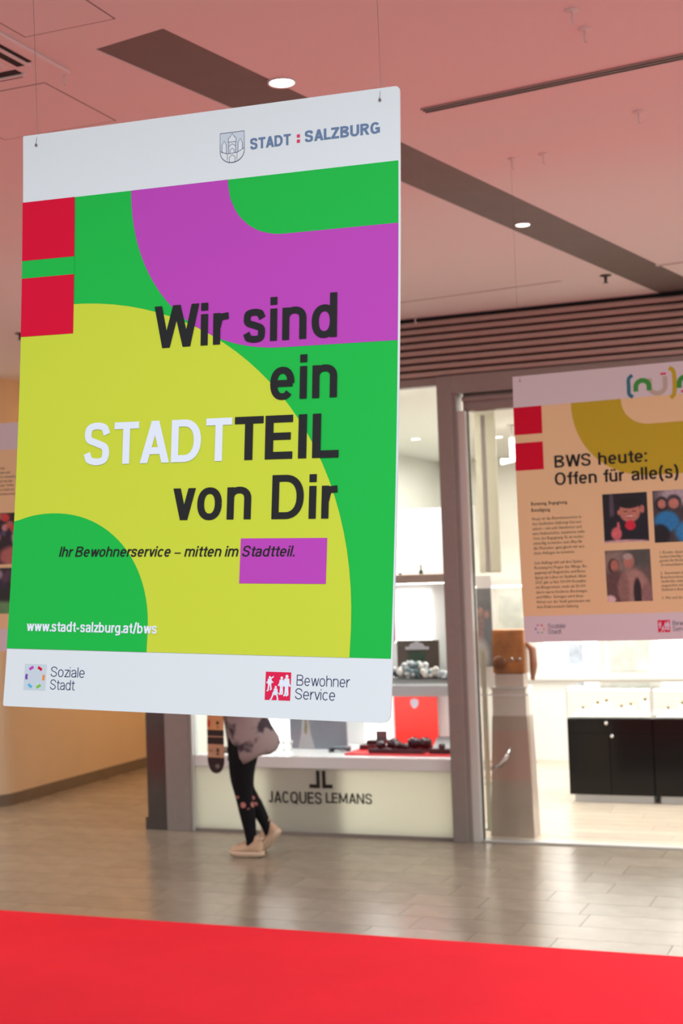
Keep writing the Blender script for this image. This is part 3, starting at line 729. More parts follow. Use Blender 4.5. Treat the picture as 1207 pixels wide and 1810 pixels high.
# four-way air cassette at the upper left
t = empty('air_cassette', (-3.34, 4.10, Z0), 'square white ceiling air cassette with dark slots at the upper left corner', 'air conditioner')
b = MB(); b.box(-.455, .455, -.455, .455, -.014, -.0003, M_ceil, .006); b.build('panel', t)
for k in range(4):
    a = k * PI / 2; R = Matrix.Rotation(a, 4, 'Z')
    b = MB(); b.box(.325, .365, -.30, .30, -.0165, -.001, M_dark); b.box(.385, .402, -.28, .28, -.0165, -.001, M_dark); o = b.build('slot', t); o.matrix_local = R
    b = MB(); b.box(.366, .384, -.31, .31, -.022, -.005, M_ceil, .004); o = b.build('louvre', t); o.matrix_local = R
b = MB(); b.box(-.29, .29, -.29, .29, -.019, -.005, M_ceil, .004); b.build('intake_grille', t)
HOOKS = [(-1.028, 6.108), (-1.033, 4.859), (-1.031, 5.052), (-1.551, 6.527), (-2.915, 4.56)]
hk = None
hl = ['pale T-shaped ceiling hook just below the long dark slot diffuser', 'pale T-shaped ceiling hook above the slot diffuser, the higher one of two', 'pale T-shaped ceiling hook above the slot diffuser, the lower one of two', 'pale ceiling hook without wire, right beside the wired hook', 'small ceiling hook under the air cassette at upper left']
for x, y_ in HOOKS:
    if hk is None:
        hk = empty('ceiling_hook', (x, y_, Z0), 'small pale T-shaped hook screwed into the ceiling, no wire on it', 'hook', 'empty ceiling hooks'); cur = hk
        b = MB(); b.lathe([(.0001, .002), (.024, .0), (.022, -.005), (.006, -.007), (.0001, -.007)], (0, 0, 0), M_ceil, 14); b.build('plate', hk)
        b = MB(); b.tube([(0, 0, -.004), (0, 0, -.045), (.004, 0, -.052), (.010, 0, -.05)], .0035, M_ceil, 8); b.build('stem', hk)
    else:
        cur = copy_tree(hk); cur.location = (x, y_, Z0)
    cur['label'] = hl.pop(0)
for x, y_, l in ((-1.702, 6.527, 'small ceiling hook that carries the left wire of the mustard poster'),):
    c = copy_tree(hk); c.location = (x - .003, y_ + .01, Z0); c['label'] = l; del c['group']
def sprinkler(x, y_, label):
    t = empty('sprinkler', (x, y_, Z0), label, 'sprinkler')
    ms = mat('sprinkler_metal', (.10, .09, .085), .4, metal=.7, linear=True)
    b = MB(); b.lathe([(.0001, .004), (.040, .002), (.038, -.006), (.016, -.012), (.0001, -.012)], (0, 0, 0), ms, 18); b.build('cover_plate', t)
    b = MB(); b.lathe([(.0001, 0), (.011, -.005), (.011, -.035), (.006, -.05), (.0001, -.05)], (0, 0, 0), ms, 12); b.lathe([(.0001, -.05), (.018, -.05), (.018, -.053), (.0001, -.053)], (0, 0, 0), ms, 12); b.build('head', t)
sprinkler(-1.874, 9.54, 'dark sprinkler head in the ceiling just above the brown slats')
sprinkler(-6.40, 9.28, 'sprinkler head in the ceiling beside the left edge of the big poster')
c = copy_tree(hk); c.location = (-3.50, 10.30, Z0); c['label'] = 'small pale ceiling fitting touching the top of the brown slats'; del c['group']; c.scale = (1.6, 1.6, 1.1)

# ------------------------------------------------------------------ shop window display
t = empty('window_counter', (-4.5, 10.7, 0), 'long white window counter behind the JACQUES LEMANS front glass', 'counter')
rel(t, box('slab', -5.60, -3.385, YF - .002, 11.25, .525, .615, M_slab, bevel=.004))
t2 = empty('display_backdrop', (-4.5, 11.27, 0), 'tall white backdrop panel closing the rear of the shop window', 'backdrop panel')
rel(t2, box('sheet', -5.60, -3.385, 11.255, 11.285, .003, 2.58, M_white))
for x0, x1 in ((-5.58, -4.98), (-4.40, -4.16)):
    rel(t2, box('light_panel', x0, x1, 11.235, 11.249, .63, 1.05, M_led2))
rel(t, box('light_panel', -5.58, -3.40, 11.22, 11.245, .03, .50, emit('backlight_panel', (1.0, .98, .92), 3.7)))
rel(t, box('support_fin', -4.945, -4.30, 10.49, 10.51, .003, .524, M_slab))
# lettering stuck on the front panel (part of the window)
lt = MB()
def flat_text(tx, x0, x1, z0, cap, s_, y_, m):
    for i, q in enumerate(text_quads(tx, x0, x1, -z0, cap, s_, .12)): lt.add([(u, y_ - 4e-6 * (i % 12), -v) for u, v in q], [(0, 1, 2, 3)], m)
I_sign = mat('sign_black', (.012, .011, .010), .35, linear=True)
flat_text('JACQUES', -4.934, -4.470, .247, .092, .172, YF - .0015, I_sign)
flat_text('LEMANS', -4.435, -4.043, .258, .080, .172, YF - .0015, I_sign)
for pts in ([(-4.573, .372), (-4.482, .372), (-4.482, .510), (-4.512, .510), (-4.512, .402), (-4.573, .402)], [(-4.373, .372), (-4.462, .372), (-4.462, .510), (-4.432, .510), (-4.432, .402), (-4.373, .402)]):
    lt.add([(x, YF - .0015, z) for x, z in pts], [tuple(range(6))], I_sign)
so = rel(w1, lt.build('shop_lettering')); so['label'] = 'black JL sign reading JACQUES LEMANS'
# upper shelf bridge, middle shelf
t = empty('display_shelf', (-3.7, 10.75, 1.95), 'taupe display shelf between window and door post, bottle on top', 'shelf')
rel(t, box('board', -4.40, -3.40, 10.58, 11.25, 1.965, 2.035, M_shelfb, bevel=.004))
b = MB(); b.box(-4.37, -3.42, 10.70, 10.80, 1.959, 1.964, M_led); rel(t, b.build('light_strip'))
t = empty('display_shelf', (-3.7, 10.75, 1.1), 'grey display shelf carrying the dark plaque and silver beads', 'shelf')
rel(t, box('board', -4.40, -3.40, 10.68, 11.25, 1.072, 1.158, M_grey, bevel=.004))
b = MB(); b.box(-4.37, -3.42, 10.80, 10.90, 1.065, 1.071, M_led); rel(t, b.build('light_strip'))
b = MB(); b.lathe([(.0001, 0), (.017, 0), (.018, .02), (.014, .03), (.006, .038), (.006, .066), (.008, .067), (.008, .074), (.0001, .074)], (-3.68, 10.74, 2.036), mat('dark_green_glass', (.02, .05, .03), .1, linear=True), 16)
tag(b.build('bottle'), 'tiny dark green bottle standing on the taupe shelf', 'bottle')
b = MB(); b.lathe([(.0001, 0), (.014, 0), (.014, .012), (.0001, .014)], (-3.85, 10.72, 2.036), M_dark, 12); tag(b.build('perfume_stopper'), 'tiny dark stopper lying at the left end of the taupe shelf', 'stopper')
t = empty('framed_picture', (-3.93, 11.2, 1.48), 'bright white picture leaning at the back of the upper display niche', 'picture')
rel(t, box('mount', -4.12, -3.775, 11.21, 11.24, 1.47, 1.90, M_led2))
rel(t, box('print_panel', -4.09, -3.925, 11.20, 11.21, 1.55, 1.88, emit('glow_print', (.93, .95, .93), 1.0)))  # both prints glow faintly by added emission so they read white
rel(t, box('print_panel', -3.915, -3.79, 11.20, 11.21, 1.55, 1.88, emit('glow_print_pale', (.97, .98, .97), 1.1)))
# dark plaque with emblem shapes
t = empty('display_plaque', (-3.86, 11.1, 1.16), 'dark brown display plaque with pale emblem behind the silver beads', 'display')
mp = mat('plaque_brown', (.075, .05, .035), .4, linear=True, var=.15)
mg = mat('plaque_silver', (.55, .54, .57), .3, metal=.3, linear=True)
rel(t, box('panel', -4.035, -3.675, 11.09, 11.11, 1.158, 1.49, mp))
b = MB(); b.box(-3.96, -3.755, 11.082, 11.089, 1.415, 1.44, mg, .002); b.prism([(-.07, 0), (.07, 0), (.05, .025), (.015, .035), (.012, .055), (-.012, .055), (-.015, .035), (-.05, .025)], 11.08, 11.089, mg)
for i in range(len(b.v) - 16, len(b.v)):
    x, z, yy = b.v[i]; b.v[i] = (-3.86 + x, yy, 1.44 + z)
rel(t, b.build('emblem'))
rel(t, box('picture_field', -3.93, -3.79, 11.085, 11.089, 1.22, 1.40, mat('plaque_green', (.03, .06, .035), .4, linear=True, var=.4, vscale=25)))
b = MB(); b.lathe([(.0001, 0), (.010, 0), (.010, .17), (.007, .175), (.0001, .175)], (-3.915, 11.0, 1.158), M_white, 12)
tag(b.build('candle'), 'slim white candle in front of the brown plaque', 'candle')
# a tray of beads and stones: bracelets heaped on the grey shelf
bt = empty('bead_tray', (-3.78, 10.86, 1.158), 'low dark tray under the heap of silver and teal beads', 'tray')
b = MB(); b.box(-4.05, -3.50, 10.77, 10.95, 1.159, 1.185, mat('tray_dark', (.04, .03, .025), .3, linear=True), .006); rel(bt, b.build('base'))
b = MB()
for (x0, x1, y0, y1) in ((-4.05, -3.50, 10.768, 10.775), (-4.05, -3.50, 10.945, 10.952)): b.box(x0, x1, y0, y1, 1.16, 1.195, M_chrome)
rel(bt, b.build('rim'))
beadm = [mat('bead_silver', (.70, .74, .78), .12, metal=.7, linear=True), mat('bead_teal', (.20, .34, .38), .12, linear=True), mat('bead_pearl', (.85, .84, .80), .2, linear=True), mat('bead_ice', (.55, .63, .70), .1, linear=True)]
cnt = 0; bp = {}
for i in range(64):
    x = random.uniform(-4.03, -3.53); q_ = 1 - abs((x + 3.80) / .30); r = random.uniform(.016, .030)
    z = 1.186 + r + max(0, q_) ** .8 * random.uniform(0, .125); yy = 10.86 + random.uniform(-.06, .05)
    k = i % 4
    if k not in bp:
        bb = MB(); bb.lathe([(.02, -1), (.5, -.87), (.87, -.5), (1, 0), (.87, .5), (.5, .87), (.02, 1)], (0, 0, 0), beadm[k], 12); o = bb.build('bead'); bp[k] = o
    else:
        o = bp[k].copy(); COL.objects.link(o)
    o.location = (x, yy, z); o.scale = (r, r, r)
    tag(o, ('bright silver bead in the heap on the grey shelf', 'teal bead in the heap on the grey shelf', 'round white pearl in the heap on the grey shelf', 'ice blue bead in the heap on the grey shelf')[k], 'bead', ('silver beads', 'teal beads', 'pearls', 'ice blue beads')[k] + ' on the grey shelf')
# big lit stones
# red display card with shield
t = empty('display_card', (-3.89, 11.1, .616), 'red display card with a small silver shield behind the watches', 'display')
mr_ = mat('card_red', (.86, .055, .045), .35, linear=True)
rel(t, box('panel', -4.08, -3.708, 11.095, 11.115, .617, 1.03, mr_))
b = MB(); sh = [(-.032, .03), (0, .04), (.032, .03), (.034, -.005), (.018, -.032), (0, -.042), (-.018, -.032), (-.034, -.005)]
n = len(sh); b.add([(-3.90 + x, 11.088, .975 + z) for x, z in sh] + [(-3.90 + x, 11.095, .975 + z) for x, z in sh], [tuple(range(n))] + [(i, (i + 1) % n, n + (i + 1) % n, n + i) for i in range(n)], mat('shield_silver', (.62, .63, .74), .3, metal=.4, linear=True)); rel(t, b.build('shield_emblem'))
tag(box('display_mat', -4.32, -3.44, 10.56, 10.98, .6155, .628, mat('mat_red', (.82, .035, .045), .5, linear=True), bevel=.003), 'flat red mat under the watch trays on the white counter', 'mat')
t = empty('watch_tray', (-3.9, 10.7, .628), 'wide dark purple watch tray lying on the red mat', 'tray')
mtray = mat('tray_plum', (.045, .022, .035), .35, linear=True)
rel(t, box('base', -4.13, -3.67, 10.60, 10.84, .6285, .652, mtray, bevel=.004))
for yy in (10.605, 10.835): rel(t, box('rim', -4.13, -3.67, yy - .005, yy + .005, .645, .664, mtray))
mw_ = mat('watch_black', (.012, .012, .015), .25, linear=True); mws = mat('watch_steel', (.35, .37, .40), .2, metal=.9, linear=True)
def watch(x, y_, z, lean, kx, label, dial=M_dark):
    t = empty('wrist_watch', (x, y_, z), label, 'watch', None); t.rotation_euler = (0, 0, lean); t.scale = (kx, kx, kx)
    b = MB(); b.lathe([(.0001, -.04), (.026, -.04), (.032, -.03), (.034, 0), (.032, .03), (.026, .04), (.0001, .04)], (0, 0, .034), mw_, 16, 'X'); b.build('cushion', t)
    b = MB()
    R = []
    for i in range(17):
        a = 2 * PI * i / 16; c_, s_ = math.cos(a), math.sin(a)
        R.append([(xx, rr * c_, .036 + rr * s_) for xx, rr in ((-.011, .035), (.011, .035), (.011, .038), (-.011, .038))])
    b.rings(R, mw_, False, False); b.build('strap', t)
    b = MB(); b.lathe([(.0001, .006), (.019, .006), (.022, .002), (.022, -.006), (.0001, -.006)], (0, -.036, .052), mws, 18, 'Y'); b.build('case', t)
    b = MB(); b.lathe([(.0001, 0.002), (.017, .002), (.017, -.001), (.0001, -.001)], (0, -.0435, .052), mat('watch_dial', (.09, .11, .15), .1, linear=True), 18, 'Y'); b.build('dial', t)
    return t
watch(-3.965, 10.72, .653, .3, 1.15, 'black watch standing tall at the middle left of the purple tray')
watch(-3.90, 10.68, .653, -.5, .85, 'silver watch lying low in the middle of the purple tray')
watch(-3.797, 10.76, .653, .1, 1.20, 'black watch standing at the right of the purple tray, left one of the pair')
watch(-3.708, 10.76, .653, -.1, 1.20, 'black watch standing at the right of the purple tray, right one of the pair')
watch(-4.07, 10.72, .653, .6, .80, 'small dark watch at the left end of the purple tray')
watch(-3.84, 10.66, .653, .9, .70, 'small dark watch in front between the tall watches')
t = empty('watch_tray', (-3.53, 10.72, .628), 'black watch box at the right end of the red mat beside the door post', 'tray')
rel(t, box('base', -3.63, -3.45, 10.62, 10.86, .6285, .665, mw_, bevel=.005))
b = MB(); b.prism([(10.68, .665), (10.86, .665), (10.86, .735), (10.80, .735)], -3.62, -3.46, mw_)
b.v = [(z, x, y_) for x, y_, z in b.v]; rel(t, b.build('lid'))
watch(-3.53, 10.645, .667, .2, .62, 'small watch on the black box beside the door post')
t = empty('watch_box', (-4.2, 10.8, .616), 'dark red box with an upright black card left of the purple tray', 'box')
rel(t, box('base', -4.285, -4.10, 10.80, 10.92, .6285, .665, mat('box_burgundy', (.09, .02, .025), .4, linear=True), bevel=.004))
rel(t, box('step', -4.24, -4.08, 10.84, 10.95, .665, .70, mw_, bevel=.006))
rel(t, box('card', -4.185, -4.095, 10.93, 10.94, .70, .765, mws))
# grey poster card in the window
t = empty('display_card', (-4.68, 11.0, .616), 'grey advertising card with a pale figure in the shop window', 'display')
rel(t, box('panel', -4.945, -4.432, 10.90, 10.92, .616, 1.25, mat('card_grey', (.27, .28, .33), .4, linear=True, var=.06, vscale=5)))
b = MB(); f_ = [(-4.87, .62), (-4.84, .75), (-4.83, .86), (-4.845, .97), (-4.81, 1.05), (-4.77, 1.05), (-4.735, .97), (-4.77, .86), (-4.755, .74), (-4.72, .62)]
b.add([(x, 10.898, z) for x, z in f_], [tuple(range(len(f_)))], mat('card_dress', (.50, .50, .53), .5, linear=True, var=.1)); rel(t, b.build('printed_figure'))
b = MB(); f_ = [(-4.815, .76), (-4.80, .88), (-4.79, .88), (-4.782, .80), (-4.79, .74), (-4.80, .73)]
b.add([(x, 10.897, z) for x, z in f_], [tuple(range(len(f_)))], mat('card_arm', (.30, .25, .15), .5, linear=True)); rel(t, b.build('printed_arm'))
t = empty('watch_box', (-4.44, 10.75, .616), 'small open grey watch box standing in front of the grey card', 'box')
mgb = mat('box_slate', (.16, .18, .21), .4, linear=True)
rel(t, box('back', -4.515, -4.365, 10.80, 10.815, .616, .655, mgb)); rel(t, box('top', -4.515, -4.365, 10.70, 10.815, .645, .657, mgb)); rel(t, box('side', -4.515, -4.50, 10.70, 10.80, .616, .645, mgb))
b = MB(); b.lathe([(.0001, 0), (.052, 0), (.05, .012), (.03, .026), (.0001, .028)], (-4.435, 10.74, .616), M_slab, 20); rel(t, b.build('cushion'))
# earring stands with pearls on the left of the counter
jm = mat('jewel_white', (.86, .87, .86), .15, linear=True)
je = None
for i, (x, z, k) in enumerate(((-4.995, .616, 1.0), (-4.945, .616, 1.0), (-4.90, .616, 1.0))):
    if je is None:
        je = empty('ring_stand', (x, 10.72, z), 'white ring stand topped by a pearl on the window counter', 'ring stand', 'ring stands on the left of the window counter'); o = je
        b = MB(); b.lathe([(.0001, 0), (.022, 0), (.022, .004), (.008, .01), (.006, .05), (.0001, .05)], (0, 0, 0), jm, 14); b.build('stand', je)
        b = MB(); b.lathe([(.002, -.016), (.011, -.011), (.016, 0), (.011, .011), (.002, .016)], (0, 0, .066), jm, 14); b.build('pearl', je)
    else: o = copy_tree(je)
    o['label'] = 'white ring stand with pearl between person and grey card, ' + ('leftmost of three', 'middle one of three', 'closest to the card')[i]
    o.location = (x, 10.72 + (i % 3) * .05, z); o.scale = (k, k, k)
t = empty('necklace_bust', (-4.93, 10.98, .616), 'pale necklace bust with dark stones beside the grey card', 'jewellery bust')
b = MB(); b.lathe([(.0001, 0), (.03, 0), (.028, .03), (.04, .075), (.038, .11), (.018, .135), (.016, .16), (.0001, .16)], (0, 0, 0), jm, 18); b.build('bust', t)
b = MB()
for k in range(7):
    a = -PI / 2 + (k - 3) * .35; b.lathe([(.001, -.006), (.006, 0), (.001, .006)], (.036 * math.cos(a), .036 * math.sin(a), .10 - .012 * (3 - abs(k - 3))), mw_, 8)
b.build('necklace', t)

# ------------------------------------------------------------------ inside the shop, through the door
t = empty('display_wall', (-2.6, 14.9, 0), 'white lit display wall with picture niches at the back of the shop', 'display wall')
b = MB(); b.box(-5.2, 1.9, 14.78, 15.2, 0, .86, M_white); b.box(-5.2, 1.9, 14.95, 15.2, .86, 2.27, M_shopw); b.box(-5.2, 1.9, 14.70, 15.2, .86, .90, M_white); b.box(-5.2, 1.9, 14.72, 15.2, 1.86, 1.93, M_white); rel(t, b.build('body'))
for x0 in (-4.9, -3.76, -2.54, -1.2, .2):
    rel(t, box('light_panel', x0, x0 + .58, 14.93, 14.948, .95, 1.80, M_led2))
    o = rel(t, box('picture', x0 + .26, x0 + .42, 14.915, 14.929, 1.0, 1.22, mat('pale_blue_print', (.46, .52, .62), .5, linear=True, var=.3, vscale=12)))
for x0 in (-4.25, -3.06, -1.85, -.55):
    rel(t, box('picture_panel', x0, x0 + .40, 14.93, 14.948, .93, 1.75, mat('pale_green_print', (.62, .65, .61), .5, linear=True, var=.22, vscale=7)))
for x0 in (-4.3, -3.15, -1.95, -.65): rel(t, box('pilaster', x0 - .03, x0, 14.90, 14.95, .90, 1.86, M_white))
b = MB(); b.box(-5.1, 1.8, 14.74, 14.76, 1.845, 1.859, M_led); rel(t, b.build('light_strip'))
def showcase(x0, label):
    t = empty('showcase', (x0 + .37, 12.5, 0), label, 'showcase', None)
    X = lambda a, b_: (a - t.location.x, b_)
    rel(t, box('plinth', x0 + .03, x0 + .71, 12.30, 12.75, .01, .078, M_white))
    rel(t, box('body', x0, x0 + .735, 12.235, 12.80, .078, .733, M_black))
    rel(t, box('drawer', x0 + .004, x0 + .731, 12.222, 12.235, .612, .728, M_black, bevel=.002))
    rel(t, box('door', x0 + .004, x0 + .365, 12.222, 12.235, .084, .606, M_black, bevel=.002))
    rel(t, box('door', x0 + .370, x0 + .731, 12.222, 12.235, .084, .606, M_black, bevel=.002))
    for xx, zz in ((x0 + .345, .695), (x0 + .39, .585)):
        b = MB(); b.lathe([(.0001, 0), (.013, 0), (.017, -.008), (.013, -.016), (.0001, -.017)], (xx, 12.222, zz), M_chrome, 16, 'Y'); rel(t, b.build('knob'))
    rel(t, box('glass_front', x0 + .004, x0 + .731, 12.235, 12.241, .734, .985, M_glass))
    rel(t, box('glass_top', x0, x0 + .735, 12.235, 12.80, .985, .997, M_glass))
    rel(t, box('tray_liner', x0 + .01, x0 + .725, 12.26, 12.78, .734, .745, M_white))
    for xx in (x0, x0 + .725): rel(t, box('edge_strip', xx, xx + .010, 12.228, 12.242, .734, .997, M_alu))
    b = MB(); b.box(x0 + .02, x0 + .715, 12.25, 12.265, .968, .984, M_led); rel(t, b.build('light_strip'))
    return t
def jewel_items(x0, where):
    for i in range(6):
        x = x0 + .10 + i * .105
        t = empty('jewellery_stand', (x, 12.45 + (i % 2) * .12, .745), 'white jewellery stand with a gold ring under glass, ' + where, 'jewellery stand', 'jewellery stands in the ' + where)
        b = MB(); b.box(-.035, .035, -.03, .03, 0, .05 + .03 * (i % 3), M_white, .004); b.build('block', t)
        b = MB(); b.lathe([(.010, -.004), (.015, 0), (.010, .004), (.008, 0), (.010, -.004)], (0, -.01, .062 + .03 * (i % 3)), mat('gold', (.75, .52, .20), .25, metal=1, linear=True), 12, 'Y'); b.build('ring', t)
showcase(-2.905, 'black showcase with glass top nearest the glass door leaf'); jewel_items(-2.905, 'showcase nearest the door leaf')
showcase(-2.165, 'second black showcase with glass top, right of the first'); jewel_items(-2.165, 'second showcase')
showcase(-1.425, 'third black showcase with glass top, right of the second one'); jewel_items(-1.425, 'third showcase')
# blurred orange-brown shape built as a block on a pedestal behind the door leaf, and picture stand
t = empty('display_pedestal', (-2.97, 10.70, 0), 'taupe display pedestal with a pale upper block behind the door glass', 'pedestal')
mtp = mat('pedestal_taupe', (.55, .47, .41), .3, linear=True, var=.04); mpp = mat('pedestal_pale', (.84, .81, .77), .25, linear=True)
b = MB(); b.rings([[(x0, 10.60, z), (x1, 10.60, z), (x1, 10.78, z), (x0, 10.78, z)] for x0, x1, z in ((-3.145, -2.800, .004), (-3.100, -2.825, .928))], mtp, smooth=False); rel(t, b.build('base'))
rel(t, box('upper_block', -3.095, -2.83, 10.605, 10.77, .929, 1.135, mpp))
rel(t, box('top_plate', -3.105, -2.82, 10.595, 10.78, 1.136, 1.150, M_white))
t = empty('brown_block', (-2.96, 10.69, 1.15), 'orange-brown rounded block with two bright discs on the pedestal', 'case')
ml = mat('block_brown', (.50, .20, .055), .35, linear=True, var=.35, vscale=9)
rel(t, box('body', -3.085, -2.832, 10.61, 10.76, 1.250, 1.59, ml, bevel=.02))
rel(t, box('base', -3.075, -2.845, 10.62, 10.75, 1.151, 1.249, mat('block_stand', (.76, .68, .62), .3, linear=True), bevel=.004))
b = MB(); b.lathe([(.0001, 0), (.056, 0), (.058, -.008), (.04, -.018), (.0001, -.02)], (-3.025, 10.612, 1.335), mat('block_dark_brown', (.27, .10, .03), .3, linear=True), 20, 'Y'); rel(t, b.build('round_disc'))
for x in (-2.925, -2.868):
    b = MB(); b.lathe([(.0001, 0), (.013, 0), (.016, -.006), (.010, -.014), (.0001, -.015)], (x, 10.61, 1.365), M_chrome, 16, 'Y'); rel(t, b.build('bright_disc'))
b = MB(); b.tube([(-2.79, 10.68, 1.20), (-2.778, 10.68, 1.31), (-2.785, 10.69, 1.43), (-2.83, 10.70, 1.48)], [.016, .03, .03, .012], mat('side_curve_brown', (.36, .17, .10), .4, linear=True), 12); rel(t, b.build('side_curve'))
t = empty('poster_stand', (-3.24, 10.9, 0), 'narrow stand with a grey photo of two people behind the door glass', 'display stand')
rel(t, box('back_board', -3.325, -3.155, 10.905, 10.925, 1.12, 2.005, M_white))
pv = MB(); rel(t, box('foot', -3.32, -3.16, 10.83, 11.0, .01, .025, M_alu)); rel(t, box('pole', -3.25, -3.23, 10.925, 10.94, .02, 1.2, M_alu))
ph = photo(None, 'photo_panel', 0, 0, .155, .62, 0, [(.42, .30, .14, .06, (190, 150, 140), .4), (.75, .34, .13, .055, (190, 150, 140), .4), (.42, .52, .22, .2, (150, 130, 128), .4), (.77, .60, .2, .22, (120, 128, 138), .4), (.3, .85, .5, .2, (205, 210, 212), .6)], (118, 122, 124), 0, 20)
ph.location = (-3.317 + W_ / 2, 10.903, 1.905 - H_ / 2); rel(t, ph)
# shop ceiling lights
def shoplight(x, y_, label, r=.06):
    t = empty('downlight', (x, y_, 3.50), label, 'ceiling light')
    b = MB(); b.lathe([(r * .80, .0), (r * .84, -.006), (r, -.010), (r * 1.05, -.002), (r * 1.05, .0)], (0, 0, 0), M_trim, 20); b.build('ring', t)
    b = MB(); b.lathe([(.0001, -.006), (r * .82, -.006), (r * .82, -.001)], (0, 0, 0), M_down, 20); b.build('lens', t)
shoplight(-5.06, 14.76, 'small lit spot in the shop ceiling seen through the window')
shoplight(-4.25, 15.2, 'small lit spot in the shop ceiling seen through the door')
t = empty('reflection_tube', (-3.79, 14.0, 3.5), 'bright white L-shaped tube lamp added for a bright reflection in the shop beside the mustard poster', 'lamp')
b = MB(); b.tube([(0.02, 0, -.14), (.02, 0, -.36), (-.10, 0, -.37)], .028, emit('reflection_glow', (1, 1, .98), 9), 12); b.build('tube', t)  # glowing tube added in place of a bright L-shaped reflection
b = MB(); b.tube([(.02, 0, 0), (.02, 0, -.14)], .006, M_trim, 8); b.lathe([(.0001, 0), (.05, 0), (.05, -.02), (.0001, -.02)], (.02, 0, 0), M_trim, 16); b.build('stem', t)

# ------------------------------------------------------------------ the passer-by
PX, PY = -4.75, 9.62
per = empty('person', (PX, PY, 0), 'person walking left in black leggings, baggy grey printed sweatshirt and beige sneakers', 'person')
sk = []; ed = []; rad = []
def J(p, r, parent=None):
    sk.append(p); rad.append(r if isinstance(r, tuple) else (r, r)); i = len(sk) - 1
    if parent is not None: ed.append((parent, i))
    return i
pel = J((.02, 0, .88), (.12, .11))
sp1 = J((.015, 0, 1.03), (.105, .10), pel); chest = J((-.005, 0, 1.19), (.125, .11), sp1); uc = J((-.01, 0, 1.29), (.10, .09), chest)
nk = J((-.02, 0, 1.375), .048, uc); jw = J((-.045, 0, 1.43), (.062, .07), nk); hd = J((-.05, 0, 1.50), (.085, .095), jw); tp = J((-.045, 0, 1.575), (.062, .07), hd)
def leg(side, pts):
    last = pel
    for p_, r in pts: last = J(p_, r, last)
LEG0 = len(sk)
leg(-1, [((.025, -.085, .79), .100), ((.012, -.08, .60), .086), ((.028, -.075, .43), .056), ((.050, -.075, .345), .061), ((.070, -.075, .20), .045), ((.080, -.075, .10), .037), ((.037, -.078, .05), .03), ((-.053, -.082, .04), .024)])
leg(1, [((-.005, .085, .79), .092), ((-.035, .08, .62), .070), ((-.020, .075, .47), .050), ((.045, .075, .36), .054), ((.103, .075, .265), .043), ((.140, .075, .195), .036), ((.147, .078, .13), .028), ((.127, .082, .07), .024)])
LEG1 = len(sk)
def arm(sgn, el, wr, hand_dir):
    sh_ = J((-.01, sgn * .155, 1.285), .052, uc); e = J(el, .040, sh_); m_ = J(tuple((Vector(el) * .4 + Vector(wr) * .6)), .034, e); w_ = J(wr, .025, m_)
    hd_ = Vector(hand_dir).normalized(); side = hd_.cross(Vector((0, 0, 1))).normalized() if abs(hd_.z) < .9 else Vector((0, 1, 0)); dn = hd_.cross(side)
    pm = J(tuple(Vector(wr) + hd_ * .055), (.030, .018), w_)
    for k, ln in enumerate((.070, .080, .075, .058)):
        b0 = Vector(wr) + hd_ * .095 + dn * ((k - 1.5) * .019)
        a1 = J(tuple(b0), .0095, pm); a2 = J(tuple(b0 + hd_ * ln * .5 + side * .008 * sgn), .0085, a1); J(tuple(b0 + hd_ * ln * .75 + side * .028 * sgn), .007, a2)
    t1 = J(tuple(Vector(wr) + hd_ * .035 - dn * .035 + side * .01 * sgn), .011, pm); J(tuple(Vector(wr) + hd_ * .07 - dn * .05 + side * .025 * sgn), .0085, t1)
arm(-1, (.03, -.205, 1.10), (-.06, -.115, 1.12), (-1, -.15, .0))
arm(1, (.06, .20, 1.09), (-.10, .16, 1.13), (-1, -.1, .25))
me = bpy.data.meshes.new('body'); me.from_pydata(sk, ed, [])
bo = bpy.data.objects.new('body', me); COL.objects.link(bo)
md = bo.modifiers.new('skin', 'SKIN'); md.use_smooth_shade = True
sv = me.skin_vertices[0].data
for i, r in enumerate(rad):
    k = 1.16 if LEG0 <= i < LEG1 else 1.0
    sv[i].radius = (r[0] * k, r[1] * k)
sv[0].use_root = True
ms = bo.modifiers.new('sub', 'SUBSURF'); ms.levels = 1; ms.render_levels = 1
dg = bpy.context.evaluated_depsgraph_get(); dg.update()
bme = bpy.data.meshes.new_from_object(bo.evaluated_get(dg))
bpy.data.objects.remove(bo)
# leggings: black stretch fabric with a pink and white floral print round the knees
ml = bpy.data.materials.new('leggings'); ml.use_nodes = True; nt = ml.node_tree; bs = nt.nodes['Principled BSDF']; bs.inputs['Roughness'].default_value = .8; bs.inputs['Specular IOR Level'].default_value = .15
tc = nt.nodes.new('ShaderNodeTexCoord'); nz = nt.nodes.new('ShaderNodeTexVoronoi'); nz.inputs['Scale'].default_value = 15
nt.links.new(tc.outputs['Object'], nz.inputs['Vector'])
cr = nt.nodes.new('ShaderNodeValToRGB'); cr.color_ramp.elements[0].position = .30; cr.color_ramp.elements[0].color = (.50, .20, .18, 1); cr.color_ramp.elements[1].position = .36; cr.color_ramp.elements[1].color = (.008, .008, .010, 1)
nt.links.new(nz.outputs['Distance'], cr.inputs['Fac'])
sx = nt.nodes.new('ShaderNodeSeparateXYZ'); nt.links.new(tc.outputs['Object'], sx.inputs[0])
mr = nt.nodes.new('ShaderNodeMapRange'); mr.inputs['From Min'].default_value = .055; mr.inputs['From Max'].default_value = .035; 
ab = nt.nodes.new('ShaderNodeMath'); ab.operation = 'SUBTRACT'; ab.inputs[1].default_value = .405; nt.links.new(sx.outputs['Z'], ab.inputs[0])
ab2 = nt.nodes.new('ShaderNodeMath'); ab2.operation = 'ABSOLUTE'; nt.links.new(ab.outputs[0], ab2.inputs[0]); nt.links.new(ab2.outputs[0], mr.inputs['Value'])
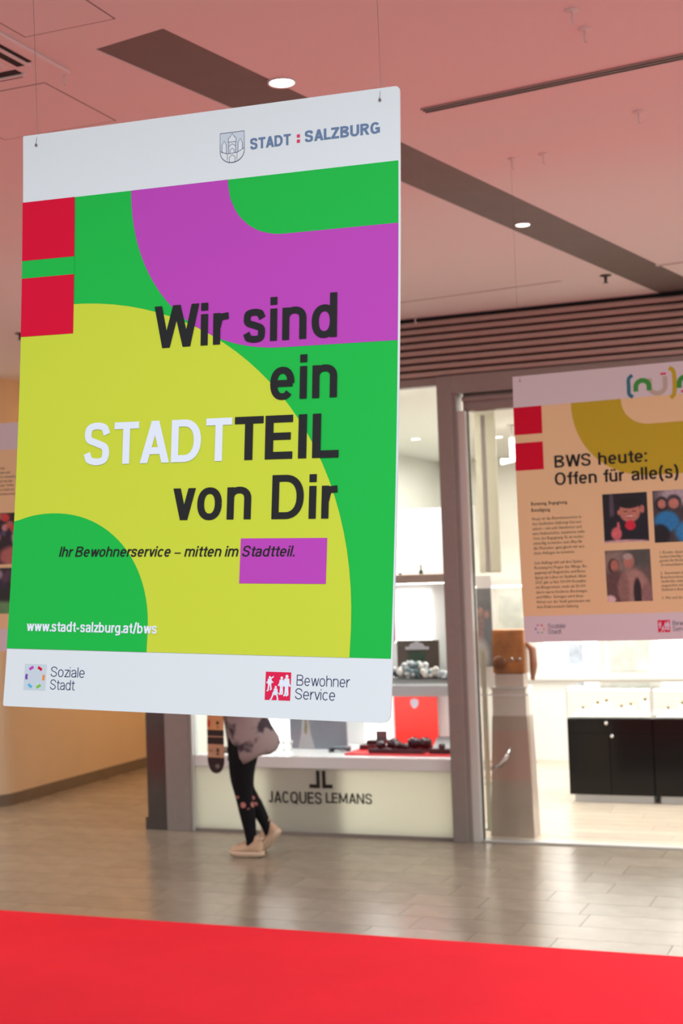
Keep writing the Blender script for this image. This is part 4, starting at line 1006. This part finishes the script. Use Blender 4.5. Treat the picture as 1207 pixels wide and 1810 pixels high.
mx = nt.nodes.new('ShaderNodeMix'); mx.data_type = 'RGBA'; mx.inputs['A'].default_value = (.008, .008, .010, 1)
nt.links.new(mr.outputs[0], mx.inputs['Factor']); nt.links.new(cr.outputs[0], mx.inputs['B']); nt.links.new(mx.outputs['Result'], bs.inputs['Base Color'])
m_skin = mat('skin', (.62, .40, .30), .5, linear=True, var=.04)
bme.materials.clear(); bme.materials.append(ml); bme.materials.append(m_skin)
for pg in bme.polygons: pg.material_index = 0 if pg.center.z < .95 else 1; pg.use_smooth = True
bo = bpy.data.objects.new('body', bme); COL.objects.link(bo); bo.parent = per
# face and hair
mh = mat('dark_brown_hair', (.05, .028, .018), .5, linear=True, var=.25, vscale=40)
b = MB(); R = []
for i in range(9):
    f_ = i / 8; z = 1.36 + .245 * f_; r = (.085 + .035 * math.sin(PI * min(1, f_ * 1.05))) * (1 if f_ < .8 else (1 - ((f_ - .8) / .2) ** 2 * .75))
    R.append([(-.025 + .012 + r * (1.0 if math.cos(a) > -.2 else .60) * math.cos(a), r * math.sin(a) * .92, z) for a in [2 * PI * k / 20 for k in range(20)]])
b.rings(R, mh); b.build('hair', per)
b = MB(); b.tube([(-.128, 0, 1.515), (-.142, 0, 1.49), (-.150, 0, 1.472), (-.132, 0, 1.462)], [.008, .010, .014, .010], m_skin, 10); b.build('nose', per)
for s_ in (-1, 1):
    b = MB(); b.lathe([(.001, -.010), (.008, -.006), (.010, 0), (.008, .006), (.001, .010)], (-.124, s_ * .032, 1.512), mat('eye_white', (.7, .7, .7), .2, linear=True), 12, 'X'); b.lathe([(.001, -.003), (.005, -.002), (.001, 0)], (-.1325, s_ * .032, 1.512), M_dark, 10, 'X'); b.build('eye', per)
    b = MB(); b.lathe([(.002, -.010), (.018, -.006), (.022, 0), (.016, .006), (.002, .008)], (-.04, s_ * .088, 1.49), m_skin, 14, 'Y'); b.build('ear', per)
b = MB(); b.tube([(-.122, -.024, 1.438), (-.134, 0, 1.440), (-.122, .024, 1.438)], [.003, .006, .003], mat('lips', (.45, .16, .14), .4, linear=True), 8); b.build('mouth', per)
# sweatshirt: baggy, printed; hem swings back
mswt = bpy.data.materials.new('printed_sweatshirt'); mswt.use_nodes = True; nt = mswt.node_tree; bs = nt.nodes['Principled BSDF']; bs.inputs['Roughness'].default_value = .85
tc = nt.nodes.new('ShaderNodeTexCoord'); nz = nt.nodes.new('ShaderNodeTexNoise'); nz.inputs['Scale'].default_value = 7.5; nz.inputs['Detail'].default_value = 2.5
nt.links.new(tc.outputs['Object'], nz.inputs['Vector'])
cr = nt.nodes.new('ShaderNodeValToRGB'); cr.color_ramp.elements[0].position = .40; cr.color_ramp.elements[0].color = (.05, .036, .055, 1); cr.color_ramp.elements[1].position = .50; cr.color_ramp.elements[1].color = (.33, .275, .275, 1)
nt.links.new(nz.outputs['Fac'], cr.inputs['Fac']); nt.links.new(cr.outputs[0], bs.inputs['Base Color'])
b = MB(); R = []; N = 32
prof = [(.0, .075, .185, .150), (.06, .088, .190, .165), (.14, .085, .185, .170), (.28, .05, .168, .165), (.45, .02, .152, .165), (.62, .005, .145, .170), (.80, -.005, .135, .165), (.92, -.01, .105, .12), (1.0, -.018, .065, .068)]
for f_, cx, ax, ay in prof:
    ring = []
    for k in range(N):
        a = 2 * PI * k / N; c_, s_ = math.cos(a), math.sin(a)
        hem = .735 + .045 * c_ * (1 if c_ > 0 else .3) - .030 * max(0, -s_) + .012 * math.sin(5 * a)
        z = hem + (1.375 - hem) * f_
        wob = 1 + .035 * math.sin(4 * a + 7 * f_) * (1 - f_)
        ring.append((cx + ax * c_ * wob, ay * s_ * wob, z))
    R.append(ring)
b.rings(R, mswt, False, False)
sw = b.build('sweatshirt', per); sm_ = sw.modifiers.new('thick', 'SOLIDIFY'); sm_.thickness = .006; sm_.offset = 1
for s_, pts in ((-1, [(-.01, -.14, 1.29), (.01, -.19, 1.20), (.03, -.205, 1.10), (-.04, -.165, 1.11), (-.11, -.125, 1.12)]), (1, [(-.01, .14, 1.29), (.03, .185, 1.20), (.06, .20, 1.09), (-.01, .182, 1.11), (-.085, .163, 1.128)])):
    b = MB(); b.tube(pts, [.075, .068, .060, .052, .040], mswt, 14); o = b.build('sleeve', per)
# shoes
msh = mat('sneaker_beige', (.58, .39, .26), .7, linear=True, var=.08, vscale=30); mso = mat('sneaker_sole', (.66, .50, .36), .6, linear=True)
def shoe(loc, pitch, yaw):
    t = MB(); L = .285; secs = [(0, .032, .095), (.015, .040, .140), (.055, .043, .158), (.085, .045, .150), (.11, .046, .126), (.15, .049, .104), (.19, .051, .090), (.225, .048, .078), (.25, .036, .062), (.260, .014, .045)]
    R = []
    for x, hw, ht in secs:
        R.append([(-x, hw * math.copysign(abs(math.cos(a)) ** .75, math.cos(a)) * (1 if math.sin(a) < .2 else (1 - .42 * math.sin(a))), .040 + max(0, math.sin(a)) * (ht - .040) - max(0, -math.sin(a)) * .004) for a in [2 * PI * k / 18 for k in range(18)]])
    t.rings(R, msh); up_ = t.build('sneaker', per)
    t = MB(); R = []
    for x, hw, ht in [(-.010, .014, 0), (-.004, .026, 0)] + secs[1:-1] + [(.258, .022, 0), (.266, .006, 0)]:
        hw = hw + .005; z0 = .022 * max(0, (x - .19) / .076) ** 1.5 + .012 * max(0, (.03 - x) / .04) + .0015 * (1 + math.sin(x * 160))
        R.append([(-x, sx_ * hw, z) for sx_, z in ((-.96, z0 + .010), (-.8, z0), (.8, z0), (.96, z0 + .010), (1.05, .030), (.92, .042), (-.92, .042), (-1.05, .030))])
    t.rings(R, mso); so_ = t.build('sole', up_)
    t = MB()
    for k in range(4):
        x = .115 + k * .028; zz = .126 - k * .0125
        t.tube([(-x, -.026, zz - .010), (-x - .004, 0, zz + .004), (-x, .026, zz - .010)], .0035, mso, 6)
    t.build('laces', up_)
    t = MB(); t.tube([(-.005, -.03, .125), (.006, 0, .142), (-.005, .03, .125)], .006, mso, 8); t.build('heel_tab', up_)
    up_.location = loc; up_.rotation_euler = (0, pitch, yaw)
shoe((.167, -.076, .0), 0, .03)
shoe((.247, .080, .150), math.radians(-44), -.1)
# the long board in the front hand
sb = empty('skateboard', (PX - .150, PY - .165, .62), 'tan and black skateboard carried upright in front of the walking person', 'skateboard')
def deck_outline(z0, z1):
    return z0, z1
mt1 = mat('deck_tan', (.55, .33, .20), .5, linear=True, var=.06); mt2 = mat('deck_black', (.018, .015, .014), .45, linear=True); mt3 = mat('deck_orange', (.68, .36, .15), .5, linear=True, var=.08)
def hw_at(z):   # half width of the deck, rounded ends
    L = .80; r = .115
    if z < r: return .066 * math.sqrt(max(0, 1 - ((r - z) / r) ** 2)) ** .9 + .002
    if z > L - r: return .066 * math.sqrt(max(0, 1 - ((z - L + r) / r) ** 2)) ** .9 + .002
    return .066
b = MB(); zs = [.0, .004, .015, .03, .05, .075, .10, .118, .119, .20, .216, .217, .268, .269, .276, .277, .322, .323, .40, .50, .501, .58, .581, .68, .70, .73, .76, .785, .796, .80]
def band_mat(z):
    if z < .1185: return mt2
    if z < .2165: return mt1
    if z < .3225: return mt2 if not .2685 < z < .2765 else mt1
    if z < .5005: return mt3
    if z < .5805: return mt2
    return mt1
for a, c_ in zip(zs[:-1], zs[1:]):
    m_ = band_mat((a + c_) / 2); h0, h1 = hw_at(a), hw_at(c_)
    cv_ = lambda z: -.012 * math.sin(PI * z / .8) 
    vs = []
    for z, hh in ((a, h0), (c_, h1)):
        vs += [(-hh, cv_(z) + .0, z), (hh, cv_(z) + .0, z), (hh, cv_(z) + .012, z), (-hh, cv_(z) + .012, z)]
    fs = [(0, 1, 5, 4), (1, 2, 6, 5), (2, 3, 7, 6), (3, 0, 4, 7)]
    if a == 0: fs.append((3, 2, 1, 0))
    if c_ == .80: fs.append((4, 5, 6, 7))
    b.add(vs, fs, m_)
b.build('deck', sb)
b = MB()
def mark(cx, cz, rx, rz, m_): 
    b.add([(cx + rx * math.cos(a), -.0135 - .0004 + .0, cz + rz * math.sin(a)) for a in [2 * PI * k / 12 for k in range(12)]], [tuple(range(12))], m_)
for cx, cz, rx, rz, m_ in ((.022, .175, .010, .014, mt2), (.022, .160, .004, .014, mt2), (.022, .143, .013, .005, mt2), (-.035, .170, .014, .010, mat('deck_brown', (.40, .22, .13), .5, linear=True)),
                           (.022, .375, .012, .013, mt2), (.024, .345, .006, .006, mt2), (-.050, .37, .012, .03, mat('deck_red', (.60, .06, .03), .5, linear=True)), (.020, .055, .020, .018, mat('deck_grey', (.16, .14, .12), .5, linear=True))):
    mark(cx, cz, rx, rz, m_)
b.build('printed_marks', sb)
for z in (.17, .63):
    b = MB(); b.box(-.025, .025, .006, .030, z - .03, z + .03, mws, .004); b.tube([(-.055, .045, z), (.055, .045, z)], .008, mws, 10); b.build('truck', sb)
    for x in (-.062, .062):
        b = MB(); b.lathe([(.004, -.016), (.022, -.016), (.026, -.010), (.026, .010), (.022, .016), (.004, .016)], (x, .045, z), mat('wheel_cream', (.6, .55, .45), .4, linear=True), 18, 'X'); b.build('wheel', sb)
sb.rotation_euler = (0, math.radians(1.5), 0)
